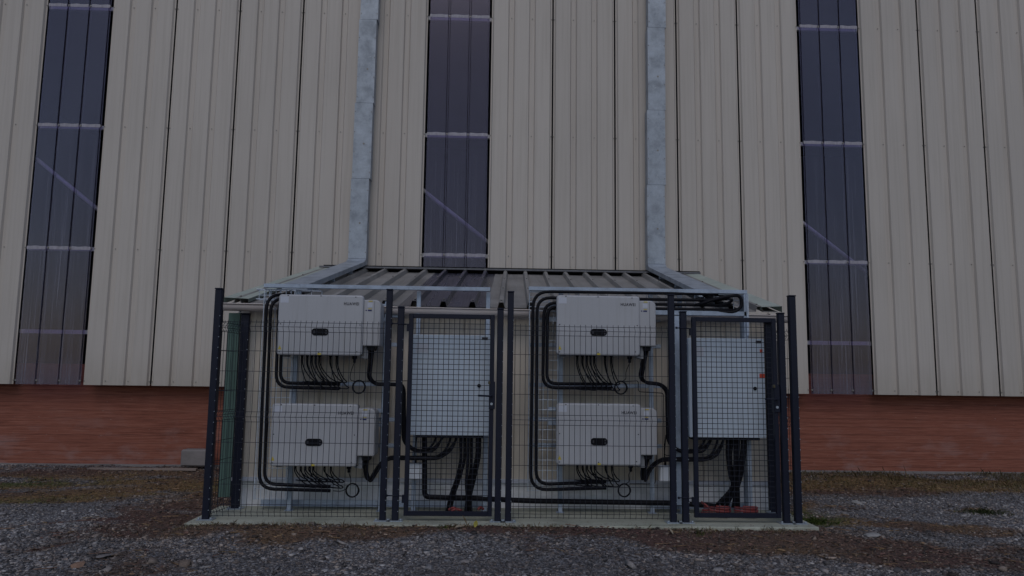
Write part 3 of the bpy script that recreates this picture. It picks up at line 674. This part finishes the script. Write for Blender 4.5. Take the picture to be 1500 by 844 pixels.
for x in (.735,1.668,1.975,2.632):
    mb=MB(); bar(mb,x,x+.042,7.60 if x<2.6 else 7.50,7.64,.106,2.325); bar(mb,x-.02,x+.062,7.585,7.68,.1005,.106); mb.build('upright',M['strut'],fr)
for x0,x1,z in [(.44,1.80,q) for q in (2.06,1.78,1.37,1.02,.76)]+[(1.93,2.72,1.72),(1.93,2.72,1.04)]:
    mb=MB(); bar(mb,x0,x1,7.645,7.685,z-.02,z+.02); mb.build('cross_rail',M['strut'],fr)
mb=MB(); mb.box(1.905,1.996,7.50,7.56,.20,2.09); mb.build('cable_channel',M['strut'],fr)
# wire cable trays
def wiretray(mb,x0,x1,z0,z1,y,along,depth=.05,r=.0038):
    nx=max(2,round((x1-x0)/(.05 if along=='z' else .10))); nz=max(2,round((z1-z0)/(.10 if along=='z' else .05)))
    for i in range(nx+1):
        x=x0+(x1-x0)*i/nx
        P=[(x,y,z0),(x,y,z1)]
        if along=='x': P=[(x,y-depth,z0),(x,y,z0),(x,y,z1),(x,y-depth,z1)]
        for a,b in zip(P,P[1:]): mb.tube([a,b],r,4,False)
    for i in range(nz+1):
        z=z0+(z1-z0)*i/nz; P=[(x0,y,z),(x1,y,z)]
        if along=='z': P=[(x0,y-depth,z),(x0,y,z),(x1,y,z),(x1,y-depth,z)]
        for a,b in zip(P,P[1:]): mb.tube([a,b],r,4,False)
    if along=='z':
        for x in (x0,x1): mb.tube([(x,y-depth,z0),(x,y-depth,z1)],r*1.4,4,False)
    else:
        for z in (z0,z1): mb.tube([(x0,y-depth,z),(x1,y-depth,z)],r*1.4,4,False)
tl=thing('cable_tray','left galvanised wire tray rising behind the conduits beside the left inverters','cable tray',(-2.15,7.55,.15),'galvanised wire cable trays')
mb=MB(); wiretray(mb,-2.265,-1.96,.22,2.30,7.57,'z'); mb.build('riser',M['wiregalv'],tl)
mb=MB(); wiretray(mb,-2.36,-1.72,2.20,2.30,7.66,'x',.10); mb.build('top_run',M['wiregalv'],tl)
mb=MB(); mb.box(-2.26,-.02,7.74,7.745,.128,.185); mb.box(-2.26,-.02,7.70,7.74,.128,.132); mb.build('floor_channel',M['strut'],tl)
tr_=thing('cable_tray','right galvanised wire tray running up and over the right inverters','cable tray',(.5,7.55,.15),'galvanised wire cable trays')
mb=MB(); wiretray(mb,.425,.72,.32,2.12,7.57,'z'); mb.build('riser',M['wiregalv'],tr_)
mb=MB(); wiretray(mb,.425,2.66,2.12,2.32,7.60,'x',.07); mb.build('top_run',M['wiregalv'],tr_)
mb=MB(); wiretray(mb,2.66,2.672,1.90,2.32,7.498,'z',.01); mb.build('end_run',M['wiregalv'],tr_)
mb=MB(); mb.box(1.74,2.72,7.74,7.745,.128,.185); mb.box(1.74,2.72,7.70,7.74,.128,.132); mb.build('floor_channel',M['strut'],tr_)

# ------------------------------------------------------------------ conduits and cables
def conduit(label,pts,r=.0165,fil=.09,name='conduit',cat='conduit',group=None,n=10,mat='black'):
    mb=MB(); mb.tube(fillet(pts,fil),r,n); o=mb.build(name,M[mat],None,loc=pts[0]); return tag(o,label,cat,group)
def mains(label,pts,group):
    t=thing('mains_cable',label,'cable',pts[0],group)
    P=fillet(pts,.085); n=len(P)
    for k,(dx,dy,dz) in enumerate(((-.013,0,.006),(.010,-.012,-.008),(.012,.012,.010))):
        Q=[]
        for i,p in enumerate(P):
            f=i/(n-1); w_=1+1.6*max(0,(f-.72)/.28)+.35*math.sin(f*9+k*2)
            Q.append(Vector((p.x+dx*w_,p.y+dy,p.z+dz*w_*(1-max(0,(f-.85)/.15)))))
        mb=MB(); mb.tube(Q,.0118,8); mb.build('strand',M['black'],t)
    return t
def off(p,dx=0,dz=0,dy=0): return (p[0]+dx,p[1]+dy,p[2]+dz)
G='black conduits on the wire trays'
# left stack
conduit('outermost black conduit left of the two left inverters, bending under the lower one',[(-1.98,7.72,2.27),(-2.222,7.46,2.233),(-2.204,7.46,0.334),(-1.510,7.46,0.320)],group=G,fil=.15)
conduit('second black conduit beside the lower left inverter, just inside the outermost one',[(-1.96,7.75,2.25),(-2.182,7.47,2.180),(-2.157,7.47,0.378),(-1.514,7.47,0.357)],group=G,fil=.12)
conduit('lower of the two black conduits bending right below the upper left inverter',[(-1.93,7.75,2.28),(-2.110,7.5,2.212),(-2.100,7.5,1.317),(-1.471,7.5,1.308)],group=G,fil=.13)
conduit('upper of the two black conduits bending right below the upper left inverter',[(-1.90,7.75,2.26),(-2.074,7.5,2.178),(-2.058,7.5,1.358),(-1.466,7.5,1.352)],group=G,fil=.10)
# right stack: up and over the inverter, looping at the far end into the roof duct
conduit('outermost black conduit arching over the upper right inverter and down to the lower right one',[(2.40,8.1,2.36),(2.477,7.62,2.336),(2.359,7.52,2.323),(0.455,7.47,2.314),(0.446,7.46,0.342),(1.197,7.46,0.367)],group=G,fil=.17)
conduit('second black conduit arching beside the upper right inverter, nested inside the outermost one',[(2.44,8.1,2.34),(2.542,7.6,2.291),(2.290,7.53,2.259),(0.498,7.47,2.251),(0.500,7.46,0.395),(1.197,7.46,0.427)],group=G,fil=.14)
conduit('third black conduit nested beside the upper right inverter, bending under it at the bottom',[(2.48,8.1,2.32),(2.583,7.6,2.213),(2.289,7.53,2.209),(0.569,7.49,2.202),(0.562,7.49,1.343),(1.259,7.49,1.348)],group=G,fil=.13)
conduit('innermost black conduit beside the upper right inverter, with the tightest bend under it',[(2.52,8.1,2.30),(2.625,7.6,2.164),(2.288,7.53,2.160),(0.604,7.49,2.161),(0.603,7.49,1.384),(1.259,7.49,1.386)],group=G,fil=.10)
conduit('thick black loop of conduit hanging at the far right end of the top tray',[(2.138,7.5,2.204),(2.388,7.5,2.286),(2.594,7.5,2.317),(2.620,7.5,2.205),(2.537,7.51,2.134),(2.284,7.52,2.145)],.017,.12,group=G)
conduit('black conduit crossing diagonally inside the loop at the right end of the top tray',[(2.225,7.55,2.317),(2.441,7.56,2.207),(2.545,7.57,2.267),(2.55,8.0,2.35)],.016,.10,group=G)
# string leads fanning down from each inverter
def leads(x0,z0,zt,dx,label):
    t=thing('string_cables',label,'cables',(x0+.4,7.41,z0),'thin string cables under the inverters')
    for i,x in enumerate((.22,.272,.315,.355,.392,.50,.562)):
        for s in (0,1):
            a=Vector((x0+x+.006*(2*s-1),7.41,z0-.025)); dr=(.075+.05*random.random()+.012*i*(i<5))*dx
            zt_=zt+(.055 if (i+s)%2 else 0)+random.uniform(-.006,.006); yb=7.455+.006*s
            drop=a.z-zt_
            P=[a,Vector((a.x+.003,7.412,a.z-drop*.25)),Vector((a.x+dr*.28,7.42,a.z-drop*.55)),Vector((a.x+dr*.7,7.435,a.z-drop*.84)),Vector((a.x+dr*.95,yb,zt_+.010)),Vector((a.x+dr*1.15,yb+.004,zt_-.004*(s+1))),Vector((a.x+dr*1.05-.02,yb+.010,zt_-.016)),Vector((a.x+dr*.6-.07,yb+.014,zt_-.006))]
            mb=MB(); mb.tube(spline(P,5),.0056,6); mb.build('lead',M['black'],t)
    return t
leads(-2.052,1.632,1.325,1.0,'thin black string cables fanning out under the upper left inverter')
leads(-2.066,.572,.365,1.15,'thin black string cables fanning out under the lower left inverter')
leads(.680,1.668,1.34,1.0,'thin black string cables fanning out under the upper right inverter')
leads(.684,.606,.395,.9,'thin black string cables fanning out under the lower right inverter')
# thin communication wires with a coil of spare length
def ring(c,r,turns=2.4):
    return [(c[0]+r*(1+.05*math.sin(i*.9))*math.sin(i*2*math.pi/18),c[1]+.004*i/18,c[2]+r*(1+.04*math.cos(i*.7))*math.cos(i*2*math.pi/18)) for i in range(int(18*turns)+1)]
def coil(label,top,mid,c,r,tail):
    t=thing('data_cable',label,'cable',c,'thin data cables with coiled slack')
    mb=MB(); mb.tube(spline([top,mid[0],mid[1],off(c,-r*.5,r*.85)],6),.0038,6); mb.build('drop',M['black'],t)
    mb=MB(); mb.tube(ring(c,r),.0075,6); mb.build('coil',M['black'],t)
    if tail: mb=MB(); mb.tube(fillet(tail,.03),.0042,6); mb.build('tail',M['black'],t)
coil('ring of thin coiled cable hanging below the upper left inverter',(-1.31,7.38,1.57),((-1.355,7.46,1.475),(-1.358,7.47,1.400)),(-1.272,7.46,1.328),.062,[(-1.327,7.47,1.381),(-1.116,7.6,1.389),(-0.716,7.6,1.394)])
coil('ring of thin coiled cable hanging below the lower left inverter, near the pad',(-1.324,7.38,.506),((-1.315,7.46,0.412),(-1.341,7.47,0.365)),(-1.298,7.46,0.325),.062,[(-1.350,7.45,0.342),(-1.402,7.45,0.316),(-1.486,7.47,0.318)])
coil('ring of thin coiled cable hanging below the upper right inverter',(1.422,7.38,1.60),((1.400,7.46,1.511),(1.394,7.47,1.435)),(1.347,7.46,1.353),.062,[(1.381,7.47,1.415),(1.553,7.6,1.423),(1.552,7.6,1.312),(1.812,7.6,1.301),(1.812,7.6,0.676),(1.973,7.6,0.671)])
coil('ring of thin coiled cable hanging below the lower right inverter, near the pad',(1.426,7.38,.54),((1.422,7.46,0.501),(1.423,7.47,0.427)),(1.377,7.46,0.346),.060,[(1.455,7.6,0.389),(1.723,7.62,0.388),(1.741,7.62,0.755)])
# mains cables from the inverters to the cabinets
G2='thick mains cables between inverters and cabinets'
mains('thick black mains cable stepping down from the upper left inverter to the left cabinet',[(-1.144,7.395,1.70),(-1.168,7.42,1.423),(-1.121,7.46,1.356),(-0.857,7.46,1.353),(-0.832,7.46,1.279),(-0.814,7.46,0.792),(-0.710,7.46,0.707),(-0.536,7.46,0.715),(-0.471,7.46,0.795),(-0.447,7.47,0.888)],G2)
mains('thick mains cable hanging in a V below the lower left inverter',[(-1.158,7.395,.64),(-1.172,7.42,0.517),(-1.129,7.42,0.400),(-1.025,7.44,0.581),(-0.963,7.46,0.639),(-0.480,7.46,0.643),(-0.374,7.46,0.710),(-0.323,7.46,0.797),(-0.311,7.47,0.889)],G2)
mains('thick black mains cable stepping down from the upper right inverter to the right cabinet',[(1.588,7.395,1.735),(1.540,7.42,1.465),(1.586,7.46,1.404),(1.738,7.46,1.392),(1.814,7.46,1.325),(1.818,7.46,0.818),(1.910,7.46,0.732),(2.143,7.46,0.734),(2.214,7.46,0.809),(2.246,7.47,0.902)],G2)
mains('thick mains cable hanging in a V below the lower right inverter',[(1.592,7.395,.675),(1.550,7.42,0.527),(1.566,7.42,0.429),(1.629,7.44,0.565),(1.730,7.46,0.650),(2.170,7.46,0.654),(2.280,7.46,0.689),(2.344,7.46,0.796),(2.364,7.47,0.903)],G2)
conduit('low black duct pipe running along the base from the left cabinet to the right cabinet',[(-0.615,7.55,0.867),(-0.601,7.58,0.249),(-0.139,7.6,0.236),(0.477,7.6,0.214),(1.890,7.6,0.204),(2.237,7.6,0.187),(2.341,7.6,0.174)],.026,.05,'pipe','pipe')
def bundle(label,tops,ways,ends,r=.022):
    t=thing('feeder_cables',label,'cables',off(ends[0],0,0),'feeder cable bundles under the cabinets')
    for i,(a,w_,e) in enumerate(zip(tops,ways,ends)):
        mb=MB(); mb.tube(spline([a,off(a,0,-.10)]+w_+[e],6),r,9); mb.build('feeder',M['black'],t)
bundle('black feeder cables splitting into two legs below the left cabinet',
 [(-0.249,7.44,0.879),(-0.210,7.48,0.876),(-0.175,7.44,0.880),(-0.142,7.49,0.876),(-0.088,7.44,0.881),(-0.061,7.48,0.878)],
 [[(-0.245,7.45,0.640),(-0.282,7.48,0.451),(-0.341,7.52,0.274)],[(-0.212,7.48,0.617),(-0.262,7.5,0.422),(-0.314,7.53,0.259)],[(-0.177,7.46,0.586),(-0.187,7.5,0.396),(-0.178,7.52,0.262)],[(-0.143,7.49,0.570),(-0.161,7.52,0.381),(-0.158,7.54,0.245)],[(-0.090,7.45,0.668),(-0.128,7.48,0.466),(-0.158,7.5,0.278)],[(-0.064,7.48,0.651),(-0.107,7.5,0.437),(-0.145,7.54,0.259)]],
 [(-0.373,7.56,0.122),(-0.340,7.58,0.119),(-0.190,7.54,0.120),(-0.164,7.58,0.120),(-0.143,7.54,0.134),(-0.137,7.58,0.120)],.0155)
bundle('black feeder cables narrowing to one bunch below the right cabinet',
 [(2.416,7.44,0.893),(2.464,7.48,0.890),(2.492,7.44,0.894),(2.533,7.48,0.891),(2.561,7.44,0.894),(2.602,7.48,0.892)],
 [[(2.412,7.44,0.692),(2.432,7.45,0.518),(2.456,7.47,0.382)],[(2.452,7.48,0.675),(2.465,7.49,0.500),(2.479,7.5,0.365)],[(2.487,7.44,0.666),(2.479,7.45,0.492),(2.483,7.47,0.369)],[(2.521,7.48,0.662),(2.513,7.49,0.487),(2.507,7.5,0.365)],[(2.549,7.44,0.693),(2.528,7.45,0.505),(2.504,7.47,0.376)],[(2.591,7.48,0.689),(2.562,7.49,0.500),(2.528,7.5,0.365)]],
 [(2.311,7.5,0.204),(2.368,7.53,0.193),(2.407,7.5,0.192),(2.488,7.54,0.172),(2.513,7.51,0.177),(2.547,7.55,0.171)],.018)
# red corrugated conduit coils
def corr(P,r):
    out=[];rad=[]
    P=spline(P,14)
    for i,p in enumerate(P): out.append(p); rad.append(r*(1.0 if i%2 else .80))
    return out,rad
def redcoil(label,segs,r):
    t=thing('red_conduit',label,'conduit',segs[0][0],'red corrugated conduits on the pad')
    for s in segs:
        p,q=corr(s,r); mb=MB(); mb.tube(p,q,9); mb.build('loop',M['red'],t)
redcoil('red corrugated conduit stubs by the foot of the left feeder cables',[[(-0.354,7.44,0.150),(-0.308,7.44,0.169),(-0.253,7.42,0.154)],[(-0.325,7.4,0.144),(-0.280,7.41,0.162),(-0.219,7.4,0.151)]],.013)
redcoil('small red conduit end at the bottom right inside the left gate',[[(-0.067,7.44,0.152),(-0.041,7.45,0.176),(-0.014,7.42,0.162)]],.014)
redcoil('red corrugated conduit laid in stacked loops left of the right feeder cables',[[(2.13+.012*k,7.42,.142+.027*k),(2.24,7.37,.146+.027*k),(2.36,7.35,.140+.027*k),(2.405,7.41,.143+.027*k),(2.29,7.46,.144+.027*k)] for k in range(3)]+[[(2.130,7.42,0.249),(2.178,7.4,0.214),(2.212,7.38,0.178),(2.246,7.38,0.172)]],.0125)
redcoil('red corrugated conduit laid in stacked loops right of the right feeder cables',[[(2.455,7.41,.142+.027*k),(2.52,7.36,.146+.027*k),(2.645-.008*k,7.355,.141+.027*k),(2.68,7.42,.143+.027*k),(2.56,7.46,.142+.027*k)] for k in range(3)],.0125)
# small white junction boxes on the wall
def jbox(x0,x1,z0,z1,label):
    t=thing('junction_box',label,'box',((x0+x1)/2,7.84,z0),'small white junction boxes')
    mb=MB(); mb.bev(x0,x1,7.515,7.588,z0,z1,.008); mb.build('body',M['white'],t)
    mb=MB(); mb.bev(x0+.006,x1-.006,7.502,7.515,z0+.006,z1-.006,.005); mb.build('lid',M['white'],t)
    mb=MB(); mb.tube([((x0+x1)/2,7.55,z1),((x0+x1)/2,7.55,z1+.03)],.012,8); mb.tube(spline([((x0+x1)/2,7.55,z1+.03),((x0+x1)/2-.01,7.54,z1+.12),((x0+x1)/2+.01,7.55,z1+.30)],5),.006,6); mb.build('lead',M['black'],t)
jbox(-0.764,-0.630,.425,.585,'small white junction box low behind the left gate')
jbox(1.745,1.875,.425,.585,'small white junction box low beside the lower right inverter')

# ------------------------------------------------------------------ fence posts, mesh panels and gates
FY=7.14
def post(parent,x,y,z1,wx=.058,wy=.05,plate=True):
    mb=MB(); mb.bev(x-wx/2,x+wx/2,y-wy/2,y+wy/2,.106,z1,.005); mb.mat(1)
    for z in np.arange(.19,z1-.25,.1): mb.tube([(x+wx/2-.003,y-wy/2-.001,z),(x+wx/2-.003,y-wy/2-.005,z)],.0042,5)
    p=mb.build('post',[M['navy'],M['galv']],parent)
    mb=MB(); mb.bev(x-wx/2-.004,x+wx/2+.004,y-wy/2-.004,y+wy/2+.004,z1,z1+.014,.005); mb.build('cap',M['navy'],p)
    mb=MB(); mb.bev(x-.075,x+.075,y-.06,y+.06,.1005,.1075,.002)
    for sx in (-.055,.055): mb.tube([(x+sx,y-.035,.107),(x+sx,y-.035,.125)],.010,6)
    mb.build('base_plate',M['galv'],p)
    return p
HZ=[1.937,1.893,1.848,1.662,1.469,1.283,1.089,1.044,.995,.805,.617,.422,.24,.175,.137]
FOLD={1.893:-.03,1.044:-.03,.175:-.022}
ZP=[(1.958,0),(1.937,0),(1.893,-.03),(1.848,0),(1.089,0),(1.044,-.03),(.995,0),(.215,0),(.175,-.022),(.137,0),(.128,0)]
def meshpanel(parent,p0,p1,pitch=.0528,r=.0023):
    a=Vector((*p0,0)); b=Vector((*p1,0)); L=(b-a).length; d=(b-a)/L; nrm=Vector((d.y,-d.x,0))   # folds point outwards
    n=int(L/pitch); mb=MB(); o=(L-n*pitch)/2
    for i in range(n+1):
        q=a+d*(o+i*pitch+random.uniform(-.002,.002)); ph=random.random()*6; mb.tube([q-nrm*(f+.002*math.sin(z*2.3+ph))+d*(.0018*math.sin(z*3+ph))+Vector((0,0,z)) for z,f in ZP],r,4,False)
    for z in HZ:
        f=FOLD.get(z,0)-.004; mb.tube([a-nrm*f+Vector((0,0,z)),b-nrm*f+Vector((0,0,z))],r*1.05,4,False)
    return mb.build('mesh_panel',M['wire'],parent)
GF='navy welded mesh fencing'
f1=thing('mesh_fence','navy mesh fence section before the two left inverters, with its left return','fence',(-2.58,FY,.1),GF)
post(f1,-2.578,FY,2.243,.064,.064); post(f1,-.952,FY,2.262); post(f1,-2.497,7.70,2.05,.085,.05)
meshpanel(f1,(-2.545,FY),(-.985,FY)); meshpanel(f1,(-2.515,7.68),(-2.575,FY+.03))
f2=thing('mesh_fence','navy welded mesh fence section between the two gates','fence',(.22,FY,.1),GF)
post(f2,.219,FY,2.260); post(f2,1.784,FY,2.256); meshpanel(f2,(.25,FY),(1.755,FY))
f3=thing('mesh_fence','short navy fence return at the right end of the enclosure','fence',(2.976,FY,.1),GF)
post(f3,2.978,FY,2.265,.064,.064); post(f3,2.962,7.70,2.04,.095,.05); meshpanel(f3,(2.985,FY+.03),(2.985,7.68))
GP='navy gate posts with bolted feet'
def gpost(x,label):
    t=thing('gate_post',label,'post',(x,FY,.1),GP); post(t,x,FY,2.092,.06,.06)
    return t
gpost(-.836,'short navy post carrying the left gate, left of that gate')
gpost(.121,'short navy post on the latch side of the left gate')
gpost(1.900,'short navy post carrying the right gate, left of that gate')
gpost(2.864,'short navy post on the latch side of the right gate')
def gate(x0,x1,z0,z1,label):
    t=thing('gate',label,'gate',(x0,FY,z0),'navy mesh gates'); s=.042
    mb=MB()
    bar(mb,x0,x0+s,FY-.02,FY+.02,z0,z1); bar(mb,x1-s,x1,FY-.02,FY+.02,z0,z1)
    bar(mb,x0+s,x1-s,FY-.0195,FY+.0195,z0,z0+s); bar(mb,x0+s,x1-s,FY-.0195,FY+.0195,z1-s,z1)
    mb.build('frame',M['navy'],t)
    mb=MB(); p=.0485
    nx=round((x1-x0-2*s)/p); nz=round((z1-z0-2*s)/p)
    for i in range(1,nx): x=x0+s+(x1-x0-2*s)*i/nx; mb.tube([(x,FY+.003,z0+s),(x,FY+.003,z1-s)],.0028,4,False)
    for i in range(1,nz): z=z0+s+(z1-z0-2*s)*i/nz; mb.tube([(x0+s,FY-.003,z),(x1-s,FY-.003,z)],.0028,4,False)
    mb.build('mesh_infill',M['wire'],t)
    for z in (1.905,.30):
        mb=MB(); mb.box(x0-.02,x0,FY-.018,FY+.018,z-.035,z+.035); mb.tube([(x0-.15,FY-.036,z+.035),(x0-.02,FY-.026,z+.03)],.006,6); mb.tube([(x0-.15,FY-.036,z+.035),(x0-.165,FY-.037,z+.035)],.012,6); mb.build('hinge',M['navy'],t)
    mb=MB(); mb.bev(x1-.045,x1+.012,FY-.035,FY+.035,1.14,1.40,.004); lk=mb.build('lock_case',M['navy'],t)
    mb=MB(); mb.tube(fillet([(x1-.02,FY-.035,1.265),(x1-.02,FY-.075,1.265),(x1-.15,FY-.08,1.268)],.02),.009,8); mb.build('handle',M['navy'],lk)
    mb=MB(); mb.tube([(x1-.02,FY-.036,1.19),(x1-.02,FY-.045,1.19)],.013,8); mb.build('keyhole',M['galv'],lk)
    mb=MB(); mb.bev(x1-.055,x1-.035,FY-.05,FY-.02,1.375,1.405,.004); mb.build('latch_knob',M['brass'],t)
    return t
gate(-.758,.067,.148,2.04,'left mesh gate, hinged on the post beside the left inverters')
gate(1.984,2.812,.150,2.05,'right mesh gate, at the right end of the enclosure')

# ------------------------------------------------------------------ odds and ends on the ground
mb=MB(); mb.bev(-4.46,-4.05,11.18,11.40,.08,.32,.02); tag(mb.build('concrete_block',M['block'],None,loc=(-4.26,11.28,.06)),'pale rectangular block standing against the red plinth left of the fence','block')
mb=MB(); mb.add([(-5.75,11.10,.03),(-4.15,10.98,.045),(-4.15,11.06,.045),(-5.75,11.18,.03),(-5.75,11.10,.055),(-4.15,10.98,.075),(-4.15,11.06,.075),(-5.75,11.18,.055)],[(0,3,2,1),(4,5,6,7),(0,1,5,4),(1,2,6,5),(2,3,7,6),(3,0,4,7)])
tag(mb.build('wooden_board',M['wood'],None,loc=(-4.95,11.1,.03)),'long thin weathered board lying at the foot of the plinth','board')
def rockmesh(name,label,cat,p,s,mat,seed):
    import bmesh
    bm=bmesh.new(); bmesh.ops.create_icosphere(bm,subdivisions=2,radius=1); rr=random.Random(seed)
    pl=[(Vector((rr.gauss(0,1),rr.gauss(0,1),rr.gauss(0,.7))).normalized(),.45+.4*rr.random()) for _ in range(9)]
    for v in bm.verts:
        for nn,d in pl:
            k=v.co.dot(nn)-d
            if k>0: v.co-=nn*k
        v.co=Vector((v.co.x*s[0],v.co.y*s[1],v.co.z*s[2]))
    me=bpy.data.meshes.new(name); bm.to_mesh(me); bm.free(); me.materials.append(mat); o=bpy.data.objects.new(name,me); COL.objects.link(o); o.location=p; o.rotation_euler=(0,.1,seed); tag(o,label,cat)
def gz(x,y): return float(gh(np.array([x]),np.array([y]))[0])
rockmesh('stone','flat pale angular stone lying on brown litter right of the enclosure','stone',(3.64,7.06,gz(3.64,7.06)+.012),(.085,.06,.028),M['stone'],3)
rockmesh('stone','rounded ochre stone in the gravel at the lower left','stone',(-3.02,5.82,gz(-3.02,5.82)+.01),(.075,.055,.03),M['rock'],5)
rockmesh('stone','flat grey slab of slate in the gravel above the ochre stone','stone',(-2.98,6.12,gz(-2.98,6.12)+.008),(.11,.07,.02),M['block'],8)
rockmesh('stone','pale stone beside the green tuft near the right pad corner','stone',(4.35,8.75,gz(4.35,8.75)+.012),(.10,.07,.03),M['stone'],12)
def leaf(name,label,p,L,mat,rot):
    mb=MB(); n=6
    top=[]; bot=[]
    for i in range(n+1):
        u=i/n; wdt=L*.33*math.sin(math.pi*min(1,u*.95+.03))**.8; z=L*.22*u*u
        top.append((L*(u-.5),wdt,z+wdt*.4)); bot.append((L*(u-.5),-wdt,z+wdt*.4))
    mid=[(L*(i/n-.5),0,L*.22*(i/n)**2) for i in range(n+1)]
    vs=top+mid+bot; fs=[]
    for i in range(n): fs+=[(i,i+1,n+1+i+1,n+1+i),(n+1+i,n+1+i+1,2*n+2+i+1,2*n+2+i)]
    mb.add(vs,fs); mb.add([(v[0],v[1],v[2]-.0012) for v in vs],[f[::-1] for f in fs])
    o=mb.build(name,mat); o.location=p; o.rotation_euler=rot; return tag(o,label,'leaf')
leaf('fallen_leaf','yellow-green upright leaf in front of the pad below the left gate',(-.08,6.86,gz(-.08,6.86)+.03),.06,M['leafy'],(.3,-.9,1.2))
leaf('fallen_leaf','pale curled dead leaf left of the yellow leaf in front of the pad',(-.22,6.80,gz(-.22,6.80)+.018),.085,M['leafp'],(.1,.05,.2))
leaf('fallen_leaf','pale dry leaf stalk on the litter in front of the right inverters',(1.66,6.78,gz(1.66,6.78)+.03),.08,M['leafp'],(.4,-.5,2.2))
def tuft(label,cx,cy,rad,n,h,stops,seed):
    rr=np.random.default_rng(seed); a=rr.random(n)*6.283; q=np.minimum(np.abs(rr.normal(0,rad,n)),rad*1.7); X=cx+q*np.cos(a)*1.5; Y=cy+q*np.sin(a)
    hb=h*np.exp(rr.normal(0,.4,n)); S=np.stack([h*.07*(.6+rr.random(n)),hb*(.3+.8*rr.random(n)),hb],-1)
    o=scatter('weed',np.stack([X,Y,gh(X,Y)-.004],-1),S,rr.random(n)*6.283,rr.normal(0,.25,n),BL,[(0,1,2,3,4)],'tone',rr.random(n),mat_attr('weed_green','tone',stops,.6,.3))
    del o['kind']; tag(o,label,'weed'); return o
GRN=[(0,(.06,.10,.02)),(.5,(.13,.20,.035)),(1,(.24,.30,.07))]
tuft('bright green weed growing beside the right corner of the pad',3.40,7.78,.10,900,.026,GRN,1)
tuft('low dark green weed in the gravel at the far right',5.55,8.3,.12,900,.026,[(0,(.05,.065,.022)),(1,(.12,.145,.05))],2)
tuft('small green weed in front of the pad below the right gate',1.95,6.80,.04,60,.022,GRN,3)
tuft('tiny weed at the pad edge left of the yellow leaf',-.35,6.86,.03,50,.022,GRN,4)
